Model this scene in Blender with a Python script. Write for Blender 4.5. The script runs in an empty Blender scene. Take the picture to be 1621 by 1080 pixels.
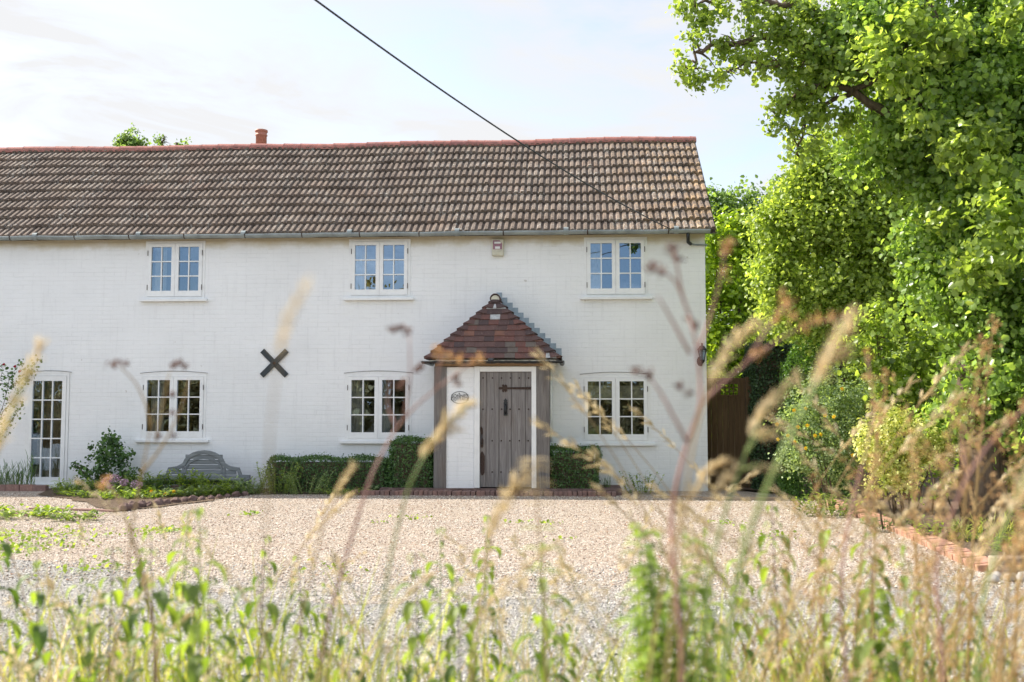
import bpy, math, random
import numpy as np
from mathutils import Vector, Matrix
R = math.radians
C = bpy.context.scene.collection
sc = bpy.context.scene
RNG = np.random.default_rng(7)
random.seed(7)

# ------------------------------------------------------------------ camera
FPX, W0, H0 = 1600.0, 1621.0, 1080.0
D, CZ = 17.0, 1.33
YAW, PITCH = math.atan(95 / FPX), math.atan(110 / FPX)
cam = bpy.data.cameras.new('camera')
camo = bpy.data.objects.new('camera', cam)
C.objects.link(camo)
camo.location = (0, -D, CZ)
camo.rotation_euler = (R(90) + PITCH, 0, YAW)
cam.sensor_width = 36
cam.lens = FPX / W0 * 36
cam.clip_start = 0.05
cam.clip_end = 2000
cam.dof.use_dof = True
cam.dof.focus_distance = 17.0
cam.dof.aperture_fstop = 2.5
cam.dof.aperture_blades = 0
sc.camera = camo

# ------------------------------------------------------------------ light
SUN_AZ_VEC = Vector((-0.73, 0.23, 0.66)).normalized()      # towards the sun: left and slightly behind the house
sun = bpy.data.lights.new('sun', 'SUN')
sun.energy = 4.4
sun.angle = R(0.55)
sun.color = (1.0, 0.93, 0.82)
suno = bpy.data.objects.new('sun', sun)
C.objects.link(suno)
suno.rotation_euler = SUN_AZ_VEC.to_track_quat('Z', 'Y').to_euler()
el = math.asin(SUN_AZ_VEC.z)
az = math.atan2(SUN_AZ_VEC.x, SUN_AZ_VEC.y)
wd = bpy.data.worlds.new('World')
sc.world = wd
wd.use_nodes = True
nt = wd.node_tree
nt.nodes.clear()
def wn(t, **k):
    n = nt.nodes.new(t)
    for a, b in k.items(): setattr(n, a, b)
    return n
sky = wn('ShaderNodeTexSky', sky_type='NISHITA', sun_disc=False, sun_elevation=el, sun_rotation=az, air_density=1.0, dust_density=1.2, ozone_density=1.6)
bg1 = wn('ShaderNodeBackground'); bg1.inputs[1].default_value = 0.128
hs = wn('ShaderNodeHueSaturation'); hs.inputs['Saturation'].default_value = 0.72; nt.links.new(sky.outputs[0], hs.inputs['Color']); nt.links.new(hs.outputs[0], bg1.inputs[0])
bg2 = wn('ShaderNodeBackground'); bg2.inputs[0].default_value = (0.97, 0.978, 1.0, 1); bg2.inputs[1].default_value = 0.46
tc = wn('ShaderNodeTexCoord')
mp = wn('ShaderNodeMapping'); mp.inputs['Scale'].default_value = (1.3, 1.5, 5.0); mp.inputs['Location'].default_value = (3.1, 0.4, 0.3)
nz = wn('ShaderNodeTexNoise'); nz.inputs['Scale'].default_value = 2.6; nz.inputs['Detail'].default_value = 9; nz.inputs['Roughness'].default_value = 0.58; nz.inputs['Distortion'].default_value = 0.7
nt.links.new(tc.outputs['Generated'], mp.inputs[0]); nt.links.new(mp.outputs[0], nz.inputs[0])
# thin cloud veil: thick around the sun and behind the house, open blue on the far side of the sky
dt = wn('ShaderNodeVectorMath', operation='DOT_PRODUCT')
dt.inputs[1].default_value = (-0.55, 0.80, 0.1)
nt.links.new(tc.outputs['Generated'], dt.inputs[0])
mr = wn('ShaderNodeMapRange'); mr.inputs[1].default_value = -0.25; mr.inputs[2].default_value = 1.0; mr.inputs[3].default_value = 0.24; mr.inputs[4].default_value = 0.86
nt.links.new(dt.outputs['Value'], mr.inputs[0])
mr2 = wn('ShaderNodeMapRange'); mr2.inputs[1].default_value = 0.32; mr2.inputs[2].default_value = 0.70; mr2.inputs[3].default_value = -0.62; mr2.inputs[4].default_value = 0.62
nt.links.new(nz.outputs[0], mr2.inputs[0])
ad = wn('ShaderNodeMath', operation='ADD', use_clamp=True)
nt.links.new(mr.outputs[0], ad.inputs[0]); nt.links.new(mr2.outputs[0], ad.inputs[1])
# unseen bright cloud added behind the camera, to lift light on the shaded front wall
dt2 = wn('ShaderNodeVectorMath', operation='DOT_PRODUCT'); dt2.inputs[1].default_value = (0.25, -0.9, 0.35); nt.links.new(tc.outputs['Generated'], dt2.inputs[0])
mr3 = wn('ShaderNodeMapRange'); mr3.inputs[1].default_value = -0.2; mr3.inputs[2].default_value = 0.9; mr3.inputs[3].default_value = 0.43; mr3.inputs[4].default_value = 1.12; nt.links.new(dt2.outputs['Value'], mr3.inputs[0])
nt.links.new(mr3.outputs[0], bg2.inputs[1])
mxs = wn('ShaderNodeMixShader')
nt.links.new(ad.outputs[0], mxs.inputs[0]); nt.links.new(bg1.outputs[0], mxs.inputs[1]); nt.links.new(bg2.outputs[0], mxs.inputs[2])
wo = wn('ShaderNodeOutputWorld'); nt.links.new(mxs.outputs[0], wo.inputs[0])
sc.view_settings.view_transform = 'Standard'
sc.view_settings.look = 'None'
sc.view_settings.exposure = 1.12
sc.view_settings.gamma = 1.0
sc.cycles.max_bounces = 8
sc.cycles.transparent_max_bounces = 12

# ------------------------------------------------------------------ pixel -> world
ROT = camo.rotation_euler.to_matrix()
def ray(u, v): return ROT @ Vector(((u - W0 / 2) / FPX, (H0 / 2 - v) / FPX, -1.0))
def P(u, v, y=0.0):
    r = ray(u, v); t = (y + D) / r.y
    return Vector((r.x * t, y, CZ + r.z * t))
def G(u, v, z=0.0):
    r = ray(u, v); t = (z - CZ) / r.z
    return Vector((r.x * t, -D + r.y * t, z))

# ------------------------------------------------------------------ materials
class MT:
    def __init__(s, name, col=(0.5,) * 3, rough=0.7, spec=0.4, metal=0.0):
        s.m = bpy.data.materials.new(name); s.m.use_nodes = True
        s.t = s.m.node_tree; s.b = s.t.nodes['Principled BSDF']; s.out = s.t.nodes['Material Output']
        s.b.inputs['Base Color'].default_value = (*col, 1); s.b.inputs['Roughness'].default_value = rough
        s.b.inputs['Specular IOR Level'].default_value = spec; s.b.inputs['Metallic'].default_value = metal
        s.co = s.n('ShaderNodeTexCoord').outputs['Object']
    def n(s, t, **k):
        n = s.t.nodes.new(t)
        for a, b in k.items(): setattr(n, a, b)
        return n
    def l(s, a, b): s.t.links.new(a, b)
    def map(s, scale=(1, 1, 1), rot=(0, 0, 0), loc=(0, 0, 0), src=None):
        m = s.n('ShaderNodeMapping'); m.inputs['Scale'].default_value = scale; m.inputs['Rotation'].default_value = rot; m.inputs['Location'].default_value = loc
        s.l(src or s.co, m.inputs[0]); return m.outputs[0]
    def noise(s, scale, detail=4, rough=0.55, src=None, dist=0.0, out=0):
        n = s.n('ShaderNodeTexNoise'); n.inputs['Scale'].default_value = scale; n.inputs['Detail'].default_value = detail
        n.inputs['Roughness'].default_value = rough; n.inputs['Distortion'].default_value = dist; s.l(src or s.co, n.inputs[0]); return n.outputs[out]
    def vor(s, scale, src=None, out='Distance', feat='F1'):
        n = s.n('ShaderNodeTexVoronoi', feature=feat); n.inputs['Scale'].default_value = scale; s.l(src or s.co, n.inputs['Vector']); return n.outputs[out]
    def ramp(s, src, stops, interp='LINEAR'):
        r = s.n('ShaderNodeValToRGB'); r.color_ramp.interpolation = interp; e = r.color_ramp.elements
        while len(e) < len(stops): e.new(0.5)
        for i, (p, c) in enumerate(stops):
            e[i].position = p; c = (c,) * 3 if isinstance(c, (int, float)) else c; e[i].color = (*c, 1)
        s.l(src, r.inputs[0]); return r.outputs[0]
    def mix(s, fac, a, b, mode='MIX'):
        m = s.n('ShaderNodeMix', data_type='RGBA', blend_type=mode)
        for sock, v in ((m.inputs[0], fac), (m.inputs[6], a), (m.inputs[7], b)):
            if isinstance(v, (int, float)): sock.default_value = v
            elif isinstance(v, tuple): sock.default_value = (*v, 1)
            else: s.l(v, sock)
        return m.outputs[2]
    def math(s, op, a, b=0.0, clamp=False):
        m = s.n('ShaderNodeMath', operation=op, use_clamp=clamp)
        for sock, v in ((m.inputs[0], a), (m.inputs[1], b)):
            if isinstance(v, (int, float)): sock.default_value = v
            else: s.l(v, sock)
        return m.outputs[0]
    def xyz(s, src=None):
        m = s.n('ShaderNodeSeparateXYZ'); s.l(src or s.co, m.inputs[0]); return m.outputs
    def comb(s, x, y, z):
        m = s.n('ShaderNodeCombineXYZ')
        for i, v in enumerate((x, y, z)):
            if isinstance(v, (int, float)): m.inputs[i].default_value = v
            else: s.l(v, m.inputs[i])
        return m.outputs[0]
    def col(s, c): s.l(c, s.b.inputs['Base Color'])
    def bump(s, h, strength=0.5, dist=0.01):
        b = s.n('ShaderNodeBump'); b.inputs['Strength'].default_value = strength; b.inputs['Distance'].default_value = dist
        s.l(h, b.inputs['Height']); s.l(b.outputs[0], s.b.inputs['Normal'])

def m_wall(name, base=(0.83, 0.84, 0.835), stain=True, bstr=0.42):
    k = MT(name, base, 0.75, 0.25)
    x = k.xyz(); xz = k.comb(x[0], x[2], x[1])
    wob = k.noise(1.3, 3, src=xz, out=1)
    w2 = k.n('ShaderNodeVectorMath', operation='SCALE'); k.l(wob, w2.inputs[0]); w2.inputs['Scale'].default_value = 0.035
    w3 = k.n('ShaderNodeVectorMath', operation='ADD'); k.l(xz, w3.inputs[0]); k.l(w2.outputs[0], w3.inputs[1])
    br = k.n('ShaderNodeTexBrick'); k.l(w3.outputs[0], br.inputs['Vector'])
    br.inputs['Color1'].default_value = (1, 1, 1, 1); br.inputs['Color2'].default_value = (0.86, 0.86, 0.86, 1); br.inputs['Mortar'].default_value = (0, 0, 0, 1)
    br.inputs['Scale'].default_value = 1.0; br.inputs['Mortar Size'].default_value = 0.007; br.inputs['Mortar Smooth'].default_value = 0.6
    br.inputs['Brick Width'].default_value = 0.36; br.inputs['Row Height'].default_value = 0.075
    n1 = k.noise(9, 6, 0.6, src=xz); n2 = k.noise(60, 3, src=xz); n3 = k.noise(0.9, 4, src=xz)
    # mortar shows in patches: worn courses
    patch = k.ramp(k.noise(1.7, 4, 0.6, src=k.map((0.6, 1.6, 1), src=xz)), [(0.38, 0.35), (0.62, 1.0)])
    h = k.math('ADD', k.math('MULTIPLY', k.math('MULTIPLY', br.outputs[0], patch), 1.0), k.math('ADD', k.math('MULTIPLY', n1, 0.9), k.math('MULTIPLY', n2, 0.22)))
    k.bump(h, bstr, 0.012)
    c = k.mix(k.ramp(n3, [(0.35, 0.0), (0.7, 1.0)]), base, tuple(v * 0.93 for v in base))
    c = k.mix(k.math('MULTIPLY', k.ramp(k.noise(30, 5, src=k.map((0.35, 1, 1), src=xz)), [(0.60, 0.0), (0.72, 1.0)]), 0.35), c, tuple(v * 0.80 for v in base))
    mort = k.math('MULTIPLY', k.math('MULTIPLY', br.outputs['Fac'], k.ramp(k.noise(3.1, 5, 0.65, src=k.map((0.5, 1.7, 1), src=xz)), [(0.47, 0.0), (0.62, 1.0)])), 0.22)
    c = k.mix(mort, c, tuple(v * 0.55 for v in base))
    if stain:
        e = k.math('ADD', x[2], k.math('MULTIPLY', k.noise(2.2, 5, 0.6, src=xz), 0.32))
        st = k.ramp(e, [(0.0, 0.0), (1.0, 1.0)])
        m1 = k.n('ShaderNodeMapRange'); k.l(e, m1.inputs[0]); m1.inputs[1].default_value = 4.27; m1.inputs[2].default_value = 4.40
        c = k.mix(k.math('MULTIPLY', m1.outputs[0], 0.75), c, (0.50, 0.42, 0.25))
        m2 = k.n('ShaderNodeMapRange'); k.l(e, m2.inputs[0]); m2.inputs[1].default_value = 0.42; m2.inputs[2].default_value = 0.12
        c = k.mix(k.math('MULTIPLY', m2.outputs[0], 0.45), c, (0.42, 0.40, 0.33))
    drip = k.noise(3.0, 6, 0.7, src=k.map((5.5, 0.35, 1), src=xz))
    c = k.mix(k.math('MULTIPLY', k.ramp(drip, [(0.53, 0.0), (0.68, 1.0)]), 0.22), c, tuple(v * 0.72 for v in base))
    spot = k.ramp(k.noise(7, 3, 0.5, src=k.map(loc=(3, 7, 1), src=xz)), [(0.735, 0.0), (0.76, 1.0)])
    c = k.mix(k.math('MULTIPLY', spot, 0.5), c, (0.38, 0.34, 0.28))
    k.col(c)
    return k.m

def m_wood_paint(name, base=(0.80, 0.81, 0.80), rough=0.45):
    k = MT(name, base, rough, 0.4)
    n = k.noise(6, 5)
    k.col(k.mix(k.ramp(n, [(0.45, 0.0), (0.75, 1.0)]), base, tuple(v * 0.90 for v in base)))
    k.bump(k.noise(50, 3), 0.08, 0.003)
    return k.m

def m_old_wood(name, a=(0.20, 0.18, 0.165), b=(0.10, 0.085, 0.075), vert=True, warm=0.25):
    k = MT(name, a, 0.85, 0.2)
    s = (28, 28, 1.3) if vert else (1.3, 28, 28)
    g = k.noise(1.6, 8, 0.68, src=k.map(s), dist=0.6)
    g2 = k.noise(3.0, 4, src=k.map((1, 1, 0.4)))
    c = k.mix(k.ramp(g, [(0.33, 0.0), (0.62, 1.0)]), b, a)
    c = k.mix(k.math('MULTIPLY', k.ramp(g2, [(0.5, 0.0), (0.75, 1.0)]), warm), c, (0.20, 0.13, 0.08))
    k.col(c); k.bump(g, 0.6, 0.006)
    return k.m

def m_roof():
    k = MT('concrete_roof_tile', (0.3, 0.23, 0.2), 0.9, 0.15)
    x = k.xyz()
    xs = k.comb(x[0], k.math('MULTIPLY', x[1], 1.28), 0.0)     # along the slope
    # one tile = three rolls wide, one course tall
    tile = k.n('ShaderNodeTexVoronoi'); tile.inputs['Scale'].default_value = 1.0; tile.inputs['Randomness'].default_value = 0.0
    k.l(k.map((1 / 0.33, 1 / 0.32, 1), src=xs), tile.inputs['Vector'])
    c = k.ramp(k.noise(1.1, 6, 0.6, src=xs), [(0.32, (0.185, 0.147, 0.120)), (0.5, (0.225, 0.178, 0.143)), (0.68, (0.28, 0.22, 0.168))])
    sep = k.n('ShaderNodeSeparateColor'); k.l(tile.outputs['Color'], sep.inputs[0])
    c = k.mix(0.38, c, k.ramp(sep.outputs[0], [(0.0, (0.13, 0.10, 0.08)), (0.5, (0.225, 0.178, 0.143)), (0.85, (0.30, 0.24, 0.185)), (1.0, (0.29, 0.19, 0.14))]))
    c = k.mix(k.math('MULTIPLY', k.noise(45, 5, 0.7, src=xs), 0.35), c, (0.20, 0.165, 0.15))
    # right end of the roof wears an ochre lichen
    m = k.n('ShaderNodeMapRange'); k.l(x[0], m.inputs[0]); m.inputs[1].default_value = 0.3; m.inputs[2].default_value = 2.3
    c = k.mix(k.math('MULTIPLY', m.outputs[0], k.ramp(k.noise(4, 5, 0.7, src=xs), [(0.46, 0.0), (0.62, 0.7)])), c, (0.55, 0.37, 0.20))
    # dark moss flecks, denser to the right
    mv = k.vor(24, src=k.map((1, 1.6, 1), src=xs)); md = k.noise(2.4, 5, 0.65, src=xs)
    dens = k.ramp(md, [(0.34, 0.0), (0.58, 1.0)])
    fl = k.math('MULTIPLY', k.ramp(k.noise(26, 4, 0.75, src=k.map((1, 2.2, 1), src=xs), dist=0.8), [(0.46, 0.0), (0.52, 1.0)]), dens)
    c = k.mix(k.math('MULTIPLY', fl, 0.72), c, (0.065, 0.05, 0.042))
    # pale lichen splashes
    wl = k.math('MULTIPLY', k.ramp(k.noise(17, 4, 0.8, src=xs, dist=1.2), [(0.55, 0.0), (0.60, 1.0)]), k.ramp(k.noise(1.7, 3, src=k.map(loc=(4, 2, 0), src=xs)), [(0.46, 0.0), (0.58, 1.0)]))
    c = k.mix(k.math('MULTIPLY', wl, 0.5), c, (0.66, 0.66, 0.60))
    k.col(c)
    k.bump(k.math('ADD', k.noise(70, 4, src=xs), k.math('MULTIPLY', fl, 0.8)), 0.5, 0.01)
    return k.m

def m_clay(name, stops, cell=None, lich=0.5, bs=0.4):
    k = MT(name, (0.3, 0.12, 0.09), 0.85, 0.2)
    at = k.n('ShaderNodeAttribute', attribute_name='tint')
    c = k.ramp(at.outputs['Fac'], stops, 'CONSTANT' if cell else 'LINEAR')
    n = k.noise(11, 6, 0.65)
    c = k.mix(k.math('MULTIPLY', k.ramp(n, [(0.4, 0.0), (0.7, 1.0)]), 0.55), c, (0.085, 0.06, 0.055))
    c = k.mix(k.math('MULTIPLY', k.ramp(k.noise(38, 4, 0.7), [(0.62, 0.0), (0.68, 1.0)]), lich), c, (0.50, 0.40, 0.30))
    k.col(c); k.bump(k.noise(45, 4), bs, 0.006)
    return k.m

def m_leaf(name, a, b, trans=0.45, rough=0.42, tcol=None, spec=0.5):
    k = MT(name, a, rough, spec)
    at = k.n('ShaderNodeAttribute', attribute_name='tint')
    c = k.ramp(at.outputs['Fac'], [(0.0, a), (0.75, b), (1.0, tuple(min(1, v * 1.5) for v in b))])
    k.col(c)
    tr = k.n('ShaderNodeBsdfTranslucent')
    tc_ = k.mix(1.0, c, tcol or (2.25, 2.15, 0.95), 'MULTIPLY')
    k.l(tc_, tr.inputs[0])
    mx = k.n('ShaderNodeMixShader'); mx.inputs[0].default_value = trans
    k.l(k.b.outputs[0], mx.inputs[1]); k.l(tr.outputs[0], mx.inputs[2]); k.l(mx.outputs[0], k.out.inputs[0])
    return k.m

def m_bark(name, a=(0.16, 0.12, 0.085), b=(0.07, 0.05, 0.035)):
    k = MT(name, a, 0.9, 0.2)
    n = k.noise(3, 7, 0.7, src=k.map((7, 7, 1.2)))
    k.col(k.ramp(n, [(0.35, b), (0.65, a)])); k.bump(n, 0.8, 0.02)
    return k.m

def m_gravel(name, road=False):
    k = MT(name, (0.5,) * 3, 0.95, 0.15)
    dst = k.map((1, 1, 1)); jit = k.noise(6, 2, out=1)
    def stones(scale, loc):
        v = k.n('ShaderNodeTexVoronoi'); v.inputs['Scale'].default_value = scale; k.l(k.map(loc=loc), v.inputs['Vector'])
        e = k.n('ShaderNodeTexVoronoi', feature='DISTANCE_TO_EDGE'); e.inputs['Scale'].default_value = scale; k.l(k.map(loc=loc), e.inputs['Vector'])
        sp = k.n('ShaderNodeSeparateColor'); k.l(v.outputs['Color'], sp.inputs[0])
        return sp.outputs[0], sp.outputs[1], e.outputs['Distance']
    r1, r2, e1 = stones(44 if not road else 50, (0, 0, 0)); r3, r4, e2 = stones(80, (5, 3, 0))
    if not road:
        stops = [(0.0, (0.15, 0.115, 0.09)), (0.16, (0.36, 0.27, 0.21)), (0.36, (0.54, 0.44, 0.355)), (0.6, (0.68, 0.585, 0.49)), (0.82, (0.82, 0.76, 0.68)), (1.0, (0.50, 0.35, 0.27))]
    else:
        stops = [(0.0, (0.13, 0.125, 0.12)), (0.2, (0.30, 0.285, 0.27)), (0.45, (0.46, 0.435, 0.41)), (0.75, (0.58, 0.55, 0.51)), (1.0, (0.74, 0.71, 0.66))]
    c = k.ramp(r1, stops)
    c = k.mix(0.40, c, k.ramp(r3, stops))
    if not road:
        gs = [(0.0, (0.13, 0.125, 0.12)), (0.2, (0.30, 0.285, 0.27)), (0.45, (0.46, 0.435, 0.41)), (0.75, (0.58, 0.55, 0.51)), (1.0, (0.74, 0.71, 0.66))]
        xy = k.xyz(); yy = k.math('ADD', xy[1], k.math('MULTIPLY', k.noise(1.3, 5, 0.7), 1.9))
        mg = k.n('ShaderNodeMapRange'); k.l(yy, mg.inputs[0]); mg.inputs[1].default_value = -7.2; mg.inputs[2].default_value = -9.1
        c = k.mix(mg.outputs[0], c, k.ramp(r1, gs))
    gap = k.ramp(e1, [(0.0, 0.22), (0.10, 1.0)])
    c = k.mix(1.0, c, gap, 'MULTIPLY')
    c = k.mix(k.math('MULTIPLY', k.ramp(k.noise(1.0, 4, 0.6, src=k.map((0.35, 1.25, 1), rot=(0, 0, 0.35))), [(0.46, 0.0), (0.62, 1.0)]), 0.26), c, (0.44, 0.34, 0.25) if not road else (0.40, 0.38, 0.35))
    big = k.noise(0.55, 5, 0.6)
    c = k.mix(k.math('MULTIPLY', k.ramp(big, [(0.42, 0.0), (0.66, 1.0)]), 0.22), c, (0.42, 0.32, 0.23) if not road else (0.33, 0.31, 0.28))
    c = k.mix(k.math('MULTIPLY', k.ramp(k.noise(3.0, 6, 0.7, src=k.map(loc=(9, 1, 0))), [(0.56, 0.0), (0.68, 1.0)]), 0.40), c, (0.30, 0.21, 0.13) if not road else (0.22, 0.21, 0.20))
    k.col(c)
    h = k.math('ADD', k.math('MULTIPLY', k.ramp(e1, [(0.0, 0.0), (0.25, 1.0)]), k.math('ADD', r2, 0.3)), k.math('MULTIPLY', e2, 0.6))
    k.bump(h, 0.9, 0.012)
    return k.m

def m_soil(name, a=(0.16, 0.11, 0.075), b=(0.33, 0.25, 0.18)):
    k = MT(name, a, 0.95, 0.1)
    n = k.noise(14, 8, 0.75); v = k.vor(40)
    k.col(k.mix(k.ramp(v, [(0.1, 0.0), (0.5, 0.6)]), k.ramp(n, [(0.35, a), (0.7, b)]), (0.07, 0.05, 0.035)))
    k.bump(k.math('ADD', n, v), 0.9, 0.03)
    return k.m

def m_glass():
    k = MT('window_glass', (0.02,) * 3)
    tr = k.n('ShaderNodeBsdfTransparent'); tr.inputs[0].default_value = (0.86, 0.90, 0.89, 1)
    gl = k.n('ShaderNodeBsdfGlossy'); gl.inputs['Roughness'].default_value = 0.0; gl.inputs[0].default_value = (0.36, 0.50, 0.68, 1)
    bp = k.n('ShaderNodeBump'); bp.inputs['Strength'].default_value = 0.06; bp.inputs['Distance'].default_value = 0.02
    k.l(k.noise(2.5, 2), bp.inputs['Height']); k.l(bp.outputs[0], gl.inputs['Normal'])
    lw = k.n('ShaderNodeLayerWeight'); lw.inputs[0].default_value = 0.2
    mp_ = k.n('ShaderNodeMapRange'); k.l(lw.outputs['Fresnel'], mp_.inputs[0]); mp_.inputs[3].default_value = 0.36; mp_.inputs[4].default_value = 1.0
    mx = k.n('ShaderNodeMixShader'); k.l(mp_.outputs[0], mx.inputs[0]); k.l(tr.outputs[0], mx.inputs[1]); k.l(gl.outputs[0], mx.inputs[2])
    k.l(mx.outputs[0], k.out.inputs[0])
    return k.m

def m_flat(name, col, rough=0.6, spec=0.4, metal=0.0, var=0.25, sc_=14):
    k = MT(name, col, rough, spec, metal)
    n = k.noise(sc_, 5, 0.6)
    k.col(k.mix(k.math('MULTIPLY', k.ramp(n, [(0.35, 0.0), (0.7, 1.0)]), 1.0), col, tuple(v * (1 - var) for v in col)))
    k.bump(n, 0.15, 0.004)
    return k.m

M = dict(
    wall=m_wall('painted_brick'), porchwall=m_wall('porch_painted_brick', stain=False, bstr=0.4),
    paint=m_wood_paint('white_joinery_paint'), ghost=m_wood_paint('cream_fascia_paint', (0.72, 0.68, 0.55)),
    oldwood=m_old_wood('weathered_oak', (0.215, 0.20, 0.188), (0.11, 0.10, 0.094)), doorwood=m_old_wood('door_oak', (0.255, 0.24, 0.232), (0.13, 0.118, 0.112), warm=0.25),
    beam=m_old_wood('brown_beam', (0.30, 0.21, 0.135), (0.16, 0.10, 0.06), vert=False),
    bench=m_old_wood('silvered_teak', (0.25, 0.27, 0.275), (0.13, 0.14, 0.145), vert=False, warm=0.0),
    gate=m_old_wood('brown_fence_wood', (0.11, 0.07, 0.035), (0.06, 0.037, 0.018), warm=0.2),
    roof=m_roof(),
    ridge=m_clay('red_ridge_clay', [(0.0, (0.40, 0.17, 0.14)), (0.5, (0.46, 0.20, 0.16)), (1.0, (0.36, 0.16, 0.14))], lich=0.4),
    clay=m_clay('old_clay_tile', [(0.0, (0.085, 0.06, 0.058)), (0.22, (0.14, 0.08, 0.07)), (0.42, (0.11, 0.066, 0.06)), (0.62, (0.165, 0.078, 0.064)), (0.80, (0.15, 0.125, 0.105)), (0.90, (0.21, 0.105, 0.075)), (0.94, (0.50, 0.51, 0.50))], cell=True, lich=0.35),
    brick=m_clay('red_brick', [(0.0, (0.24, 0.15, 0.13)), (0.5, (0.31, 0.18, 0.145)), (1.0, (0.20, 0.14, 0.125))], lich=0.7),
    edge=m_clay('orange_brick', [(0.0, (0.46, 0.25, 0.18)), (0.5, (0.54, 0.29, 0.20)), (1.0, (0.44, 0.27, 0.21))], lich=0.8),
    pot=m_flat('terracotta_pot', (0.44, 0.18, 0.12)),
    lead=m_flat('lead', (0.34, 0.41, 0.46), 0.5, 0.4, 0.3), gutter=m_flat('grey_gutter', (0.30, 0.34, 0.34), 0.5, 0.4, sc_=5, var=0.35),
    black=m_flat('black_iron', (0.018, 0.02, 0.022), 0.45, 0.5), tie=m_flat('grey_black_plate', (0.035, 0.045, 0.05), 0.55),
    rust=m_flat('rusty_iron', (0.075, 0.05, 0.04), 0.8, 0.2, sc_=40, var=0.6),
    glass=m_glass(),
    curtain=m_flat('pale_curtain', (0.62, 0.62, 0.56), 0.9, 0.1), brown_curtain=m_flat('brown_curtain', (0.52, 0.40, 0.26), 0.9, 0.1), blind=m_flat('cream_blind', (0.60, 0.57, 0.42), 0.9, 0.1),
    room=m_flat('room_plaster', (0.32, 0.27, 0.20), 0.9, 0.1),
    plastic=m_flat('aged_plastic', (0.62, 0.60, 0.48), 0.5), maroon=m_flat('faded_maroon', (0.33, 0.17, 0.22), 0.6), white=m_flat('white_enamel', (0.74, 0.75, 0.74), 0.35, var=0.08),
    gravel=m_gravel('gravel'), road=m_gravel('grey_stone_road', True), soil=m_soil('dry_soil'), verge=m_soil('verge_soil', (0.10, 0.085, 0.05), (0.2, 0.17, 0.1)),
    stone=m_flat('dark_log_stone', (0.20, 0.135, 0.12), 0.9, 0.1, sc_=8, var=0.5), flint=m_flat('pale_flint', (0.42, 0.39, 0.35), 0.7, 0.3, sc_=20),
    timber=m_old_wood('pale_edging_board', (0.42, 0.34, 0.26), (0.24, 0.18, 0.13), vert=False, warm=0.1),
    bark=m_bark('bark'),
    ivy=m_leaf('ivy_leaf', (0.10, 0.175, 0.042), (0.23, 0.335, 0.085), 0.48, 0.32),
    spray=m_leaf('fresh_tree_leaf', (0.12, 0.185, 0.040), (0.26, 0.34, 0.085), 0.52, 0.34),
    hazel=m_leaf('hazel_leaf', (0.155, 0.225, 0.048), (0.30, 0.38, 0.095), 0.5, 0.42),
    laurel=m_leaf('laurel_leaf', (0.11, 0.185, 0.016), (0.27, 0.37, 0.04), 0.48, 0.3),
    box=m_leaf('box_leaf', (0.035, 0.082, 0.026), (0.085, 0.165, 0.045), 0.25, 0.45),
    yew=m_leaf('yew_leaf', (0.018, 0.042, 0.016), (0.04, 0.08, 0.026), 0.2, 0.6),
    topiary=m_leaf('topiary_leaf', (0.05, 0.115, 0.018), (0.09, 0.18, 0.03), 0.3, 0.5),
    greybush=m_leaf('grey_green_leaf', (0.12, 0.18, 0.08), (0.25, 0.33, 0.17), 0.4, 0.5),
    gold=m_leaf('variegated_leaf', (0.30, 0.38, 0.05), (0.70, 0.70, 0.24), 0.35, 0.45, (1.2, 1.2, 0.7)),
    lime=m_leaf('lime_leaf', (0.12, 0.20, 0.025), (0.28, 0.37, 0.06), 0.4, 0.5, (1.7, 1.7, 0.7)),
    far=m_leaf('far_tree_leaf', (0.09, 0.16, 0.045), (0.18, 0.27, 0.08), 0.45, 0.5),
    back=m_leaf('hedgerow_leaf', (0.17, 0.155, 0.05), (0.38, 0.30, 0.12), 0.3, 0.6, (1.6, 1.4, 0.8)),
    nettle=m_leaf('nettle_leaf', (0.065, 0.115, 0.028), (0.22, 0.28, 0.065), 0.45, 0.5, (1.9, 2.0, 0.6)),
    blade=m_leaf('grass_blade', (0.18, 0.24, 0.04), (0.46, 0.46, 0.13), 0.5, 0.5, (1.5, 1.5, 0.6)),
    straw=m_leaf('straw', (0.40, 0.33, 0.19), (0.66, 0.57, 0.40), 0.4, 0.7, (1.2, 1.1, 0.9), 0.2),
    rusty=m_leaf('brown_seed', (0.34, 0.19, 0.08), (0.60, 0.40, 0.21), 0.4, 0.8, (1.3, 1.15, 0.9), 0.1),
    dark_seed=m_leaf('dark_seed', (0.10, 0.055, 0.05), (0.22, 0.13, 0.10), 0.2, 0.8, (1.2, 1.1, 1.0), 0.1),
    red_stem=m_flat('reddish_stem', (0.36, 0.19, 0.15), 0.6), tan_stem=m_flat('tan_stem', (0.40, 0.27, 0.11), 0.7), green_stem=m_flat('green_stem', (0.22, 0.29, 0.08), 0.6), purple_stem=m_flat('dusky_stem', (0.12, 0.085, 0.085), 0.6),
    pink=m_leaf('pink_petal', (0.45, 0.25, 0.36), (0.62, 0.45, 0.52), 0.4, 0.7, (1.1, 1.0, 1.1), 0.1),
    yellow=m_leaf('yellow_petal', (0.75, 0.42, 0.02), (0.85, 0.58, 0.04), 0.3, 0.6, (1.1, 1.1, 1.0), 0.1),
    red=m_leaf('red_petal', (0.35, 0.005, 0.03), (0.55, 0.01, 0.05), 0.3, 0.6, (1.1, 1.0, 1.0), 0.1),
)

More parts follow.
